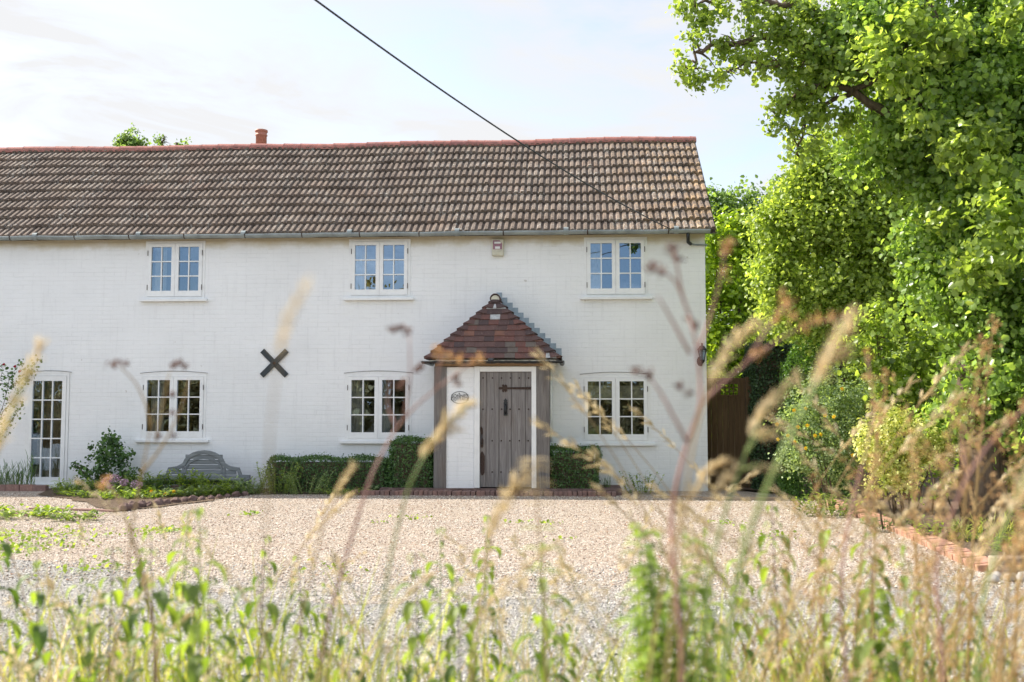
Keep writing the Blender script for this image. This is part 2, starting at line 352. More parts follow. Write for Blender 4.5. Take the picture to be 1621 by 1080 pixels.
# ------------------------------------------------------------------ mesh builder
class MB:
    def __init__(s): s.v = []; s.f = []; s.tint = []
    def add(s, vs, fs, tint=0.5):
        o = len(s.v); s.v += [tuple(p) for p in vs]; s.f += [tuple(i + o for i in f) for f in fs]; s.tint += [tint] * len(vs); return s
    def box(s, x0, x1, y0, y1, z0, z1, tint=0.5, mat=None, bev=0.0):
        vs = [(x, y, z) for z in (z0, z1) for y in (y0, y1) for x in (x0, x1)]
        fs = [(0, 2, 3, 1), (4, 5, 7, 6), (0, 1, 5, 4), (2, 6, 7, 3), (0, 4, 6, 2), (1, 3, 7, 5)]
        if mat is not None: vs = [mat @ Vector(p) for p in vs]
        return s.add(vs, fs, tint)
    def tube(s, pts, rad, n=6, cap=True, tint=0.5):
        pts = [Vector(p) for p in pts]
        if not hasattr(rad, '__len__'): rad = [rad] * len(pts)
        vs = []; fs = []; up = Vector((0, 0, 1)); ref = None
        for i, p in enumerate(pts):
            d = (pts[min(i + 1, len(pts) - 1)] - pts[max(i - 1, 0)]).normalized()
            if ref is None: ref = d.orthogonal().normalized()
            ref = (ref - d * ref.dot(d)).normalized(); b = d.cross(ref)
            for j in range(n):
                a = 2 * math.pi * j / n; vs.append(p + (ref * math.cos(a) + b * math.sin(a)) * rad[i])
        for i in range(len(pts) - 1):
            for j in range(n): fs.append((i * n + j, i * n + (j + 1) % n, (i + 1) * n + (j + 1) % n, (i + 1) * n + j))
        if cap: fs.append(tuple(reversed(range(n)))); fs.append(tuple(range((len(pts) - 1) * n, len(pts) * n)))
        return s.add(vs, fs, tint)
    def lathe(s, prof, c=(0, 0, 0), n=20, tint=0.5):
        vs = []; fs = []; c = Vector(c)
        for r, z in prof:
            for j in range(n): a = 2 * math.pi * j / n; vs.append(c + Vector((r * math.cos(a), r * math.sin(a), z)))
        for i in range(len(prof) - 1):
            for j in range(n): fs.append((i * n + j, i * n + (j + 1) % n, (i + 1) * n + (j + 1) % n, (i + 1) * n + j))
        fs.append(tuple(reversed(range(n)))); fs.append(tuple(range((len(prof) - 1) * n, len(prof) * n)))
        return s.add(vs, fs, tint)
    def prism(s, poly, y0, y1, tint=0.5):           # poly in x,z (ccw seen from -y)
        n = len(poly); vs = [(x, y0, z) for x, z in poly] + [(x, y1, z) for x, z in poly]
        fs = [tuple(range(n)), tuple(reversed(range(n, 2 * n)))] + [(i, i + n, (i + 1) % n + n, (i + 1) % n) for i in range(n)]
        return s.add(vs, fs, tint)
    def build(s, name, mat, parent=None, smooth=False, bevel=0.0, kind=None):
        me = bpy.data.meshes.new(name); me.from_pydata(s.v, [], s.f); me.update()
        a = me.attributes.new('tint', 'FLOAT', 'POINT'); a.data.foreach_set('value', np.array(s.tint, dtype=np.float32))
        me.materials.append(mat)
        if smooth: me.polygons.foreach_set('use_smooth', [True] * len(me.polygons))
        o = bpy.data.objects.new(name, me); C.objects.link(o)
        if parent is not None: o.parent = parent
        if parent is not None: fixloc(o, parent)
        if bevel:
            b = o.modifiers.new('bevel', 'BEVEL'); b.width = bevel; b.segments = 2; b.limit_method = 'ANGLE'
        if kind: o['kind'] = kind
        return o
def world_loc(o):
    l = Vector(o.location)
    while o.parent: o = o.parent; l += Vector(o.location)
    return l
def fixloc(o, parent): o.location = -world_loc(parent)   # vertices are written in world space; parents are never rotated
def tag(o, label, cat, group=None, kind=None):
    if kind: o['kind'] = kind
    else: o['label'] = label; o['category'] = cat
    if group: o['group'] = group
    return o
def empty(name, loc, label=None, cat=None, group=None):
    o = bpy.data.objects.new(name, None); C.objects.link(o); o.location = loc
    o.empty_display_size = 0.1
    if label: tag(o, label, cat, group)
    return o
def copy_tree(src, loc, rz, scale=1.0, label=None):
    r = src.copy(); C.objects.link(r); r.location = loc; r.rotation_euler = (0, 0, rz); r.scale = (scale,) * 3
    if label: r['label'] = label
    for ch in list(src.children):
        c = ch.copy(); C.objects.link(c); c.parent = r
        for g in list(ch.children):
            d = g.copy(); C.objects.link(d); d.parent = c
    return r

# ------------------------------------------------------------------ foliage
LEAF6 = np.array([(0, 0, 0), (0.34, 0.30, 0.10), (0.26, 0.72, 0.08), (0, 1, -0.06), (-0.26, 0.72, 0.08), (-0.34, 0.30, 0.10)])
LEAF4 = np.array([(0, 0, 0), (0.34, 0.45, 0.10), (0, 1, -0.04), (-0.34, 0.45, 0.10)])
def leaf_mesh(name, pts, size, mat, parent=None, out=None, up=0.5, six=False, rng=RNG, width=1.0, droop=0.0, sizev=0.5, tintbase=None, kind=None, world=True):
    n = len(pts); base = LEAF6 if six else LEAF4; k = len(base)
    nrm = rng.normal(size=(n, 3)) * 0.75
    if out is not None: nrm += out * 0.8
    nrm[:, 2] += up; nrm /= np.linalg.norm(nrm, axis=1)[:, None]
    d = rng.normal(size=(n, 3)); d[:, 2] -= droop
    d -= nrm * (d * nrm).sum(1)[:, None]; d /= np.linalg.norm(d, axis=1)[:, None]
    s = np.cross(d, nrm)
    sz = size * (1 + sizev * rng.uniform(-1, 1, n))
    b = base * np.array([width, 1, 1])
    V = pts[:, None, :] + sz[:, None, None] * (b[None, :, 0:1] * s[:, None, :] + (b[None, :, 1:2] - 0.5) * d[:, None, :] + b[None, :, 2:3] * nrm[:, None, :])
    V = V.reshape(-1, 3)
    if six: fl = np.array([[0, 1, 2, 3], [0, 3, 4, 5]])
    else: fl = np.array([[0, 1, 2], [0, 2, 3]])
    F = (fl[None] + (np.arange(n) * k)[:, None, None]).reshape(-1, fl.shape[1])
    me = bpy.data.meshes.new(name)
    me.vertices.add(len(V)); me.vertices.foreach_set('co', V.astype(np.float32).ravel())
    me.loops.add(F.size); me.loops.foreach_set('vertex_index', F.astype(np.int32).ravel())
    me.polygons.add(len(F)); me.polygons.foreach_set('loop_start', (np.arange(len(F)) * F.shape[1]).astype(np.int32))
    me.update(calc_edges=True); me.validate()
    t = rng.uniform(0, 1, n) if tintbase is None else np.clip(tintbase + rng.uniform(-0.3, 0.3, n), 0, 1)
    a = me.attributes.new('tint', 'FLOAT', 'POINT'); a.data.foreach_set('value', np.repeat(t, k).astype(np.float32))
    me.materials.append(mat)
    o = bpy.data.objects.new(name, me); C.objects.link(o)
    if parent is not None:
        o.parent = parent
        if world: fixloc(o, parent)
    if kind: o['kind'] = kind
    return o
def blob_points(blobs, nclump_per_m2, leaves, crad, rng=RNG, hollow=0.55, flat=1.0):
    """blobs: (center, rx, ry, rz). clumps of leaves scattered in the outer shell of each blob."""
    P_, O_, T_ = [], [], []
    for c, rx, ry, rz in blobs:
        area = 4 * math.pi * ((rx * ry + rx * rz + ry * rz) / 3)
        n = max(3, int(area * nclump_per_m2))
        d = rng.normal(size=(n, 3)); d /= np.linalg.norm(d, axis=1)[:, None]
        r = hollow + (1 - hollow) * rng.uniform(0, 1, n) ** 0.6
        r *= 1 + 0.27 * rng.normal(size=n)
        cen = np.array(c) + d * r[:, None] * np.array([rx, ry, rz])
        w = np.sin(cen[:, 0] * 5.3 + 1.3 * cen[:, 2]) + np.sin(cen[:, 2] * 6.1 + cen[:, 1] * 2.2) + np.sin(cen[:, 0] * 2.9 - cen[:, 2] * 3.7 + 1)
        cen += d * (w * .09 * min(rx, 1.0))[:, None]; keep = (w > -1.45) | (rng.random(n) < .25); cen, d = cen[keep], d[keep]; n = len(cen)
        m = rng.integers(int(leaves * 0.5), int(leaves * 1.5) + 1, n)
        idx = np.repeat(np.arange(n), m)
        off = rng.normal(size=(len(idx), 3)) * crad * 0.55; off[:, 2] *= flat
        P_.append(cen[idx] + off); O_.append(d[idx]); T_.append(np.repeat(rng.uniform(0.1, 0.9, n), m))
    return np.vstack(P_), np.vstack(O_), np.concatenate(T_)
def pxblob(u, v, r, y, depth=1.0, sq=1.0):
    c = P(u, v, y); s = (y + D) / FPX * 1.003
    return (tuple(c), r * s, r * s * depth, r * s * sq)
def limb(mb, pts, r0, r1, n=7, wob=0.03, rng=random):
    """a tapered crooked limb through pts"""
    out = []; pts = [Vector(p) for p in pts]
    for i in range(len(pts) - 1):
        for k in range(4): out.append(pts[i].lerp(pts[i + 1], k / 4))
    out.append(pts[-1])
    q = [out[0]] + [p + Vector((rng.uniform(-1, 1), rng.uniform(-1, 1), rng.uniform(-1, 1))) * wob for p in out[1:-1]] + [out[-1]]
    m = len(q); mb.tube(q, [r0 + (r1 - r0) * i / (m - 1) for i in range(m)], n)
    return q
# ================================================================== GROUND
def sheet(name, poly, z, mat, kind='structure', parent=None):
    me = bpy.data.meshes.new(name); me.from_pydata([(p[0], p[1], z if len(p) < 3 else p[2]) for p in poly], [], [tuple(range(len(poly)))]); me.update()
    me.materials.append(mat); o = bpy.data.objects.new(name, me); C.objects.link(o); o['kind'] = kind
    if me.polygons[0].normal.z < 0: me.flip_normals()
    return o
def jag(pts, amp, step=0.35, rng=random.Random(3)):
    out = []
    for i in range(len(pts) - 1):
        a, b = Vector(pts[i][:2]), Vector(pts[i + 1][:2]); n = max(1, int((b - a).length / step))
        for k in range(n): out.append(a.lerp(b, k / n) + Vector((rng.uniform(-amp, amp), rng.uniform(-amp, amp))))
    out.append(Vector(pts[-1][:2])); return out
sheet('ground', [(-400, -400), (400, -400), (400, 400), (-400, 400)], -0.03, M['verge'])
sheet('road', [(-60, -26), (60, -26), (60, -6), (-60, -6)], -0.002, M['road'])
edge_px = [(-260, 868), (-60, 878), (60, 890), (180, 903), (330, 934), (430, 946), (520, 960), (700, 957), (900, 946), (1050, 962), (1200, 952), (1350, 944), (1480, 930), (1640, 915), (1750, 905)]
ge = jag([G(u, v) for u, v in edge_px], 0.07)
sheet('gravel_drive', [tuple(p) for p in ge] + [(7.5, 3), (-16, 3)], 0.0, M['gravel'])
# soil of the beds
sheet('right_flower_bed', [tuple(p) for p in jag([(3.62, -1.2), (3.52, -8.6), (6.9, -8.9)], 0.02)] + [(9, -8.9), (9, 6), (2.4, 6), (2.4, 0.55), (3.3, -0.7)], 0.035, M['soil'])
sheet('left_flower_bed', [(-8.9, -0.02), (-5.1, -0.02), (-5.0, -0.7)] + [tuple(p) for p in jag([G(395, 783), G(330, 795), G(210, 808), G(170, 807), G(110, 790), G(60, 784)], 0.11)], 0.012, M['soil'])
sheet('front_flower_bed', [(-4.9, -0.02), (-2.45, -0.02), (-2.45, -0.86), (-4.2, -1.0), (-4.9, -0.95)], 0.012, M['soil'])
# verge the photographer stands behind: a low bank under the weeds
def verge():
    mb = MB(); nx, ny = 60, 14; vs = []
    r = random.Random(5)
    for j in range(ny + 1):
        y = -12.9 - j * 0.42
        for i in range(nx + 1):
            x = -9 + 18 * i / nx
            t = min(1, j / 3.0); vs.append((x, y + r.uniform(-.05, .05), -0.012 + 0.16 * t + r.uniform(-.02, .02) * t))
    fs = [(j * (nx + 1) + i, (j + 1) * (nx + 1) + i, (j + 1) * (nx + 1) + i + 1, j * (nx + 1) + i + 1) for j in range(ny) for i in range(nx)]
    mb.add(vs, fs); mb.build('verge_ground', M['verge'], smooth=True, kind='structure')
verge()

# ================================================================== COTTAGE
XL, XR = -14.0, P(1120, 700).x
ZT = 4.36; DEPTH = 5.25; YE = -0.16
SLOPE = math.atan(0.82)
cottage = empty('cottage', (0, 0, 0), 'long white painted brick cottage with brown tiled roof and tiled porch', 'cottage')
def pxbox(u0, v0, u1, v1, y=0.0):
    vm, um = (v0 + v1) / 2, (u0 + u1) / 2
    return P(u0, vm, y).x, P(u1, vm, y).x, P(um, v1, y).z, P(um, v0, y).z     # x0,x1,z0,z1
WIN = {  # casement pair boxes in the photo -> metres on the wall
    'up1': pxbox(234.5, 386, 320.5, 469.5), 'up2': pxbox(556.5, 383, 645.5, 467.5), 'up3': pxbox(929, 379.8, 1020.5, 466),
    'lo1': pxbox(227, 596.5, 322, 692), 'lo2': pxbox(550.5, 596.3, 647.5, 693.8), 'lo3': pxbox(924.7, 598.3, 1025.2, 697)}
DOOR = pxbox(40, 591, 108, 768)
FR = 0.045
holes = [(a - FR, b + FR, c - FR, d + FR) for a, b, c, d in WIN.values()]
holes.append((DOOR[0] - 0.005, DOOR[1] + 0.005, DOOR[2] - 0.0, DOOR[3] + 0.005))
POR = pxbox(687, 580, 870, 772, -0.85)                # porch block
HD = (P(757, 700, -0.8).x - 0.02, P(843, 700, -0.8).x + 0.02, 0.0, 2.1)
holes.append(HD)
def wall_holes(x0, x1, z0, z1, hs, y, th):
    mb = MB(); xs = sorted({x0, x1, *[h[0] for h in hs], *[h[1] for h in hs]}); zs = sorted({z0, z1, *[h[2] for h in hs], *[h[3] for h in hs]})
    zs = [z for z in zs if z0 <= z <= z1]
    for i in range(len(xs) - 1):
        for j in range(len(zs) - 1):
            cx, cz = (xs[i] + xs[i + 1]) / 2, (zs[j] + zs[j + 1]) / 2
            if any(h[0] < cx < h[1] and h[2] < cz < h[3] for h in hs): continue
            for yy, fl in ((y, 0), (y + th, 1)):
                q = [(xs[i], yy, zs[j]), (xs[i + 1], yy, zs[j]), (xs[i + 1], yy, zs[j + 1]), (xs[i], yy, zs[j + 1])]
                mb.add(q, [(3, 2, 1, 0)] if fl else [(0, 1, 2, 3)])
    for a, b, c, d in hs:
        mb.add([(a, y, c), (a, y + th, c), (a, y + th, d), (a, y, d)], [(0, 1, 2, 3)]); mb.add([(b, y, c), (b, y + th, c), (b, y + th, d), (b, y, d)], [(3, 2, 1, 0)])
        mb.add([(a, y, c), (b, y, c), (b, y + th, c), (a, y + th, c)], [(0, 1, 2, 3)]); mb.add([(a, y, d), (b, y, d), (b, y + th, d), (a, y + th, d)], [(3, 2, 1, 0)])
    return mb
wm = wall_holes(XL, XR, -0.05, ZT, holes, 0.0, 0.24)
wm.add([(XR, 0, -.05), (XR, DEPTH, -.05), (XR, DEPTH, ZT), (XR, DEPTH / 2, ZT + DEPTH / 2 * 0.82), (XR, 0, ZT)], [(0, 1, 2, 3, 4)])
wm.add([(XL, 0, -.05), (XL, DEPTH, -.05), (XL, DEPTH, ZT), (XL, DEPTH / 2, ZT + DEPTH / 2 * 0.82), (XL, 0, ZT)], [(4, 3, 2, 1, 0)])
wm.add([(XL, DEPTH, -.05), (XR, DEPTH, -.05), (XR, DEPTH, ZT), (XL, DEPTH, ZT)], [(3, 2, 1, 0)])
wallo = wm.build('wall', M['wall'], cottage)
im = MB()   # inside of the rooms: floor, ceilings, partition walls
for z in (0.02, 2.3, 2.42, ZT - 0.02): im.add([(XL, .25, z), (XR, .25, z), (XR, DEPTH - .1, z), (XL, DEPTH - .1, z)], [(0, 1, 2, 3)])
im.add([(XL, 3.6, 0), (XR, 3.6, 0), (XR, 3.6, ZT), (XL, 3.6, ZT)], [(0, 1, 2, 3)])
for x in (-7.5, -5.0, -2.4, 0.0, XR - 0.1): im.add([(x, .25, 0), (x, 3.6, 0), (x, 3.6, ZT), (x, .25, ZT)], [(0, 1, 2, 3)])
im.build('room_interior', M['room'], cottage)

def arch(x0, x1, z, rise, name='brick_arch'):
    """segmental painted brick arch over an opening, standing a few mm proud of the wall"""
    mb = MB(); n = 14; top = []; bot = []
    for i in range(n + 1):
        t = i / n; x = x0 + (x1 - x0) * t; zz = z + rise * (1 - (2 * t - 1) ** 2); top.append((x, zz)); bot.append((x, z - 0.01))
    for i in range(n):
        a, b = top[i], top[i + 1]; c, d = bot[i], bot[i + 1]
        vs = [(c[0], -0.008, c[1]), (d[0], -0.008, d[1]), (b[0], -0.008, b[1]), (a[0], -0.008, a[1]), (c[0], 0.01, c[1]), (d[0], 0.01, d[1]), (b[0], 0.01, b[1]), (a[0], 0.01, a[1])]
        mb.add(vs, [(0, 1, 2, 3), (3, 2, 6, 7), (1, 0, 4, 5)])
    o = mb.build(name, M['porchwall'], cottage)
    g = MB(); pts = [(x, -0.012, zz + 0.003) for x, zz in top]; g.tube(pts, 0.0042, 4); g.build('mortar_crack', M['rust'], o)
    return o

def casement(x0, x1, z0, z1, name, parent, hinge_left, cols=2, rows=3, stile=0.062, top=0.058, bot=0.098, bar=0.019, y0=-0.020, y1=0.03):
    mb = MB()
    mb.box(x0, x0 + stile, y0, y1, z0, z1); mb.box(x1 - stile, x1, y0, y1, z0, z1)
    mb.box(x0 + stile, x1 - stile, y0 + .0015, y1, z0, z0 + bot); mb.box(x0 + stile, x1 - stile, y0 + .0015, y1, z1 - top, z1)
    gx0, gx1, gz0, gz1 = x0 + stile, x1 - stile, z0 + bot, z1 - top
    for i in range(1, cols): xc = gx0 + (gx1 - gx0) * i / cols; mb.box(xc - bar / 2, xc + bar / 2, y0 + .006, y1 - .004, gz0, gz1)
    for j in range(1, rows): zc = gz0 + (gz1 - gz0) * j / rows; mb.box(gx0, gx1, y0 + .0045, y1 - .006, zc - bar / 2, zc + bar / 2)
    o = mb.build(name, M['paint'], parent)
    g = MB(); r = random.Random(int(abs(x0) * 1000 + z0 * 77))
    for i in range(cols):
        for j in range(rows):
            a, b = gx0 + (gx1 - gx0) * i / cols, gx0 + (gx1 - gx0) * (i + 1) / cols; c, d = gz0 + (gz1 - gz0) * j / rows, gz0 + (gz1 - gz0) * (j + 1) / rows
            ty, tz = r.uniform(-.0012, .0012), r.uniform(-.0012, .0012); yy = 0.008
            g.add([(a, yy - ty - tz, c), (b, yy + ty - tz, c), (b, yy + ty + tz, d), (a, yy - ty + tz, d)], [(0, 1, 2, 3)])
    g.build('pane', M['glass'], parent)
    if hinge_left is not None:
        for zz in (z0 + (z1 - z0) * 0.17, z0 + (z1 - z0) * 0.82):
            xh = x0 if hinge_left else x1
            h = MB(); h.tube([(xh, y0 - .006, zz - .045), (xh, y0 - .006, zz + .045)], .006, 6)
            h.build('hinge', M['rust'], parent)
    return (gx0, gx1, gz0, gz1)

def folds(x0, x1, z0, z1, y, name, mat, parent, n=5, seed=1, amp=0.025):
    mb = MB(); r = random.Random(seed); m = n * 8; vs = []
    ph = r.uniform(0, 6)
    for i in range(m + 1):
        t = i / m; vs.append((x0 + (x1 - x0) * t, y + amp * math.sin(ph + t * n * 2 * math.pi) + amp * .4 * math.sin(3.1 * t * n + ph)))
    allv = [(x, yy, z) for z in (z0, z1) for x, yy in vs]
    fs = [(i, i + 1, i + 1 + m + 1, i + m + 1) for i in range(m)]
    mb.add(allv, fs); return mb.build(name, mat, parent, smooth=True)

def window(key, upper, curtains):
    x0, x1, z0, z1 = WIN[key]
    mb = MB(); e = FR
    mb.box(x0 - e, x0 - .003, -0.010, .09, z0 - e, z1 + e); mb.box(x1 + .003, x1 + e, -0.010, .09, z0 - e, z1 + e)
    mb.box(x0 - .003, x1 + .003, -0.008, .09, z1 + .003, z1 + e); mb.box(x0 - .003, x1 + .003, -0.008, .09, z0 - e, z0 - .003)
    mb.box(x0 - .003, x1 + .003, 0.031, .07, z0 - .003, z0 + .02); mb.box(x0 - .003, x1 + .003, .031, .07, z1 - .02, z1 + .003)
    w = mb.build('window', M['paint'], cottage)
    xm = (x0 + x1) / 2
    casement(x0, xm - .002, z0, z1, 'casement', w, True); casement(xm + .002, x1, z0, z1, 'casement', w, False)
    s = MB(); s.box(x0 - .115, x1 + .115, -0.075, -0.011, z0 - e - .045, z0 - e - .002); s.box(x0 - .115, x1 + .115, -0.0109, 0.004, z0 - e - .045, z0 - e - .006)
    s.build('sill', M['paint'], w, bevel=.004)
    if not upper: arch(x0 - .07, x1 + .07, z1 + e + .012, .034)
    for i, (a, b, c, kind) in enumerate(curtains):
        aa, bb = x0 + (x1 - x0) * a, x0 + (x1 - x0) * b
        if kind == 'blind':
            m_ = MB(); m_.box(aa, bb, .16, .175, z1 - (z1 - z0) * c, z1 - .12 * (z1 - z0)); m_.build('blind', M['blind'], w)
        else: folds(aa, bb, z0 - .02, z1 + .02, .20, 'curtain', M[kind], w, n=c, seed=int(abs(x0) * 10) + i)
    return w
window('up1', True, [(0.02, 0.25, 3, 'curtain')])
window('up2', True, [(0.02, 0.17, 2, 'curtain'), (0.15, 0.24, 1, 'brown_curtain')])
window('up3', True, [(0.02, 0.24, 2, 'curtain')])
window('lo1', False, [(0.03, 0.26, 3, 'curtain')])
window('lo2', False, [(0.02, 0.24, 3, 'curtain'), (0.52, 0.66, 2, 'curtain')])
window('lo3', False, [(0.0, 1.0, 0.36, 'blind')])

# French window on the left
x0, x1, z0, z1 = DOOR
mb = MB(); mb.box(x0, x0 + .045, -.010, .08, z0, z1); mb.box(x1 - .045, x1, -.010, .08, z0, z1); mb.box(x0 + .045, x1 - .045, -.008, .08, z1 - .045, z1)
fw = mb.build('glazed_door', M['paint'], cottage)
casement(x0 + .049, x1 - .049, z0 + .012, z1 - .049, 'door_leaf', fw, None, cols=3, rows=5, stile=.07, top=.085, bot=.125, bar=.021)
s = MB(); s.box(x0 - .05, x1 + .05, -.09, -.011, z0 - .045, z0 + .008); s.build('threshold', M['paint'], fw, bevel=.004)
folds(x0 + .42, x1 - .03, z0, z1 - .1, .22, 'curtain', M['brown_curtain'], fw, n=9, seed=4, amp=.014)
folds(x0 + .05, x0 + .40, z0, z1 - .1, .30, 'curtain', M['brown_curtain'], fw, n=5, seed=9, amp=.014)
m_ = MB(); m_.box(x0 + .19, x0 + .225, .16, .175, z0, z1 - .1); m_.build('curtain_edge', M['curtain'], fw)
arch(x0 - .01, x1 + .04, z1 + .012, .028)

# ---- roof: courses of double-roll tiles
def roof_mesh():
    mb = MB(); rx0, rx1 = XL - .1, XR + 0.19; run = DEPTH / 2 - YE; L = run / math.cos(SLOPE); ze = ZT + YE * 0.82 + .075
    ncr = 10; gauge = L / (ncr + 0.35); pitch = 0.1115; nroll = int((rx1 - rx0) / pitch)
    r = random.Random(2)
    cs, sn = math.cos(SLOPE), math.sin(SLOPE)
    prof = [(0.0, 0.0), (0.10, -.003), (0.26, 0.0), (0.33, .022), (0.42, .031), (0.82, .031), (0.91, .022), (0.96, .002)]
    sag = lambda x, s_: -0.028 * math.sin((x - rx0) / 5.1) * s_ / L - .012 * math.sin(x * 1.7 + s_)
    for c in range(ncr + 1):
        s0, s1 = c * gauge, min((c + 1) * gauge + .03, L - .01)
        vs = []; n = 0; dz = []
        for i in range(nroll):
            lift = r.uniform(-.007, .010); slip = r.uniform(-.018, .016)
            if r.random() < .04: slip += r.choice((-.02, .025))
            for t, h in prof:
                x = rx0 + (i + t) * pitch
                for s_, k in ((s0 + (slip if c else slip * .3), 1), (s0 + (slip if c else 0) + .002, 2), (s1, 3)):
                    th = h + (.050 + lift if k == 2 else (.004 if k == 1 else .0))
                    if k == 3: th = h * .92
                    y = YE + s_ * cs - th * sn; z = ze + s_ * sn + th * cs + sag(x, s_)
                    vs.append((x, y, z))
            
        m = len(vs) // 3
        fs = []
        for i in range(m - 1):
            a, b = i * 3, (i + 1) * 3; fs.append((a, b, b + 1, a + 1)); fs.append((a + 1, b + 1, b + 2, a + 2))
        mb.add(vs, fs)
    # the back slope and the verge boards
    ry, rz = YE + L * cs, ze + L * sn
    mb.add([(rx0, ry, rz), (rx1, ry, rz), (rx1, 2 * ry - YE, ze), (rx0, 2 * ry - YE, ze)], [(3, 2, 1, 0)])
    # underside / boarding (keeps light out of the loft) and mortared verge
    mb.add([(rx0, YE + .02, ze - .03), (rx1 - .02, YE + .02, ze - .03), (rx1 - .02, ry, rz - .04), (rx0, ry, rz - .04)], [(3, 2, 1, 0)])
    mb.add([(rx1 - .012, YE, ze - .045), (rx1 - .012, ry, rz - .045), (rx1 - .012, ry, rz + .01), (rx1 - .012, YE, ze + .012)], [(0, 1, 2, 3)])
    o = mb.build('roof', M['roof'], cottage)
    # half-round ridge tiles
    rg = MB(); x = rx0; seg = .335; n = 10
    while x < rx1 - .05:
        x2 = min(x + seg, rx1 + .005); j = r.uniform(-.006, .006); vs = []; tint = r.random()
        for k, (xx, rr) in enumerate(((x, .128), (x + .03, .124), (x2 - .002, .116))):
            for a in range(n + 1):
                th = math.pi * (a / n) * 1.12 - .06 * math.pi; vs.append((xx, ry - .005 - rr * math.cos(th), rz - .012 + j + rr * math.sin(th) * .92 + sag(xx, L)))
        fs = [(k * (n + 1) + a, k * (n + 1) + a + 1, (k + 1) * (n + 1) + a + 1, (k + 1) * (n + 1) + a) for k in range(2) for a in range(n)]
        fs += [tuple(range(n, -1, -1)), tuple(range(2 * (n + 1), 3 * (n + 1)))]
        rg.add(vs, fs, tint); x += seg
    rg.build('ridge_tiles', M['ridge'], o)
    return ze, ry, rz
ZE, RY, RZ = roof_mesh()
# chimney pot behind the ridge
cp = P(413.5, 228, RY + 1.0)
ch = MB(); ch.box(cp.x - .32, cp.x + .32, RY + .7, RY + 1.3, RZ - 1.2, RZ - .12); cho = ch.build('chimney', M['brick'], cottage)
zt_ = P(413.5, 206.5, RY + 1.0).z
pt = MB(); pt.lathe([(.118, RZ - .14), (.112, zt_ - .13), (.125, zt_ - .12), (.125, zt_ - .10), (.112, zt_ - .095), (.118, zt_ - .045), (.134, zt_ - .035), (.130, zt_), (.10, zt_), (.095, zt_ - .1)], (cp.x, RY + 1.0, 0), 24); pt.build('chimney_pot', M['pot'], cho, smooth=True)

# gutter with brackets
def gutter(xa, xb, y, z, r, mat, name, parent, brk, seed=1):
    mb = MB(); n = 10; vs = []; xs = [xa + (xb - xa) * i / 60 for i in range(61)]
    rr = random.Random(seed); off = [rr.uniform(-.006, .006) for _ in xs]
    for x, o in zip(xs, off):
        for k in range(n + 1): a = math.pi * k / n; vs.append((x, y - r * math.cos(a), z + o - r * math.sin(a)))
        for k in range(n + 1): a = math.pi * (1 - k / n); vs.append((x, y - (r - .004) * math.cos(a), z + o - (r - .004) * math.sin(a)))
    m = 2 * (n + 1); fs = [(i * m + k, (i + 1) * m + k, (i + 1) * m + (k + 1) % m, i * m + (k + 1) % m) for i in range(60) for k in range(m)]
    mb.add(vs, fs)
    for e in (xa, xb): mb.add([(e, y - r * math.cos(math.pi * k / n), z - r * math.sin(math.pi * k / n)) for k in range(n + 1)], [tuple(range(n + 1))])
    x = xa + 1.1
    while x < xb - .2:                             # union sleeves
        mb.tube([(x - .04, y, z - .002), (x + .04, y, z - .002)], r + .004, 14, cap=False); x += 1.83
    g = mb.build(name, mat, parent, smooth=True)
    for bx in brk:
        b = MB(); b.tube([(bx, y - r * 1.05 * math.cos(math.pi * k / 8), z + .004 - r * 1.08 * math.sin(math.pi * k / 8)) for k in range(7)] + [(bx + .004, .02 if y > -.3 else y + r + .04, z - .02)], .0095, 5)
        b.build('bracket', M['rust'], g)
    return g
ZG = P(600, 369, -.21).z
gutter(XL, P(1124, 370, -.21).x, -.215, ZG, .062, M['gutter'], 'gutter', cottage, [P(u, 372, -.21).x for u in (18, 120, 206, 293, 389, 479, 570, 664, 797, 930, 1058)])
sp = MB(); x_ = P(1088, 375, -.1).x
sp.tube([(x_, -.215, ZG - .055), (x_, -.215, ZG - .13), (x_ + .01, -.12, ZG - .19), (x_ + .06, -.06, ZG - .215)], .030, 10)
sp.build('gutter_outlet', M['black'], cottage, smooth=True)
sp = MB(); sp.tube([(x_ + .05, -.05, ZG - .21), (x_ + .15, -.035, ZG - .225), (XR, -.035, ZG - .23), (XR + .03, -.03, ZG - .23)], .014, 8); sp.build('overflow_pipe', M['gutter'], cottage)

# ================================================================== PORCH
PY = -0.85
px0, px1, pz0, pz1 = POR
SZ = P(770, 772.5, PY).z                                 # top of the brick step
A = lambda u, v=680, y=PY: P(u, v, y).x
pw = MB()
pw.box(A(705.5), A(750), PY + .012, -.001, SZ - .05, pz1 - .015)                       # painted brick panel
pw.box(px1 - .05, px1 - .012, PY + .18, -.001, SZ - .05, pz1 - .015); pw.box(px0 + .02, px0 + .06, PY + .18, -.001, SZ - .05, pz1 - .015)
pw.box(A(842), A(850), PY + .05, -.7, SZ - .02, pz1 - .02)
porch = pw.build('porch', M['porchwall'], cottage)
for a, b in ((686.8, 706.5), (849, 870.2)):
    m_ = MB(); m_.box(A(a), A(b), PY - .012, PY + .17, SZ - .01, pz1); m_.build('post', M['oldwood'], porch, bevel=.008)
m_ = MB(); m_.box(A(688), A(869.5), PY - .018, PY + .16, pz1 + .001, P(770, 573.8, PY).z); m_.build('beam', M['beam'], porch, bevel=.006)
m_ = MB(); m_.box(A(680), A(880), PY - .10, PY - .019, P(770, 575.3, PY).z, P(770, 570.5, PY).z); m_.build('fascia', M['ghost'], porch, bevel=.003)
m_ = MB(); m_.box(A(872), A(880), PY - .018, -.02, P(770, 575.3, PY).z, P(770, 570.5, PY).z); m_.build('soffit', M['ghost'], porch)
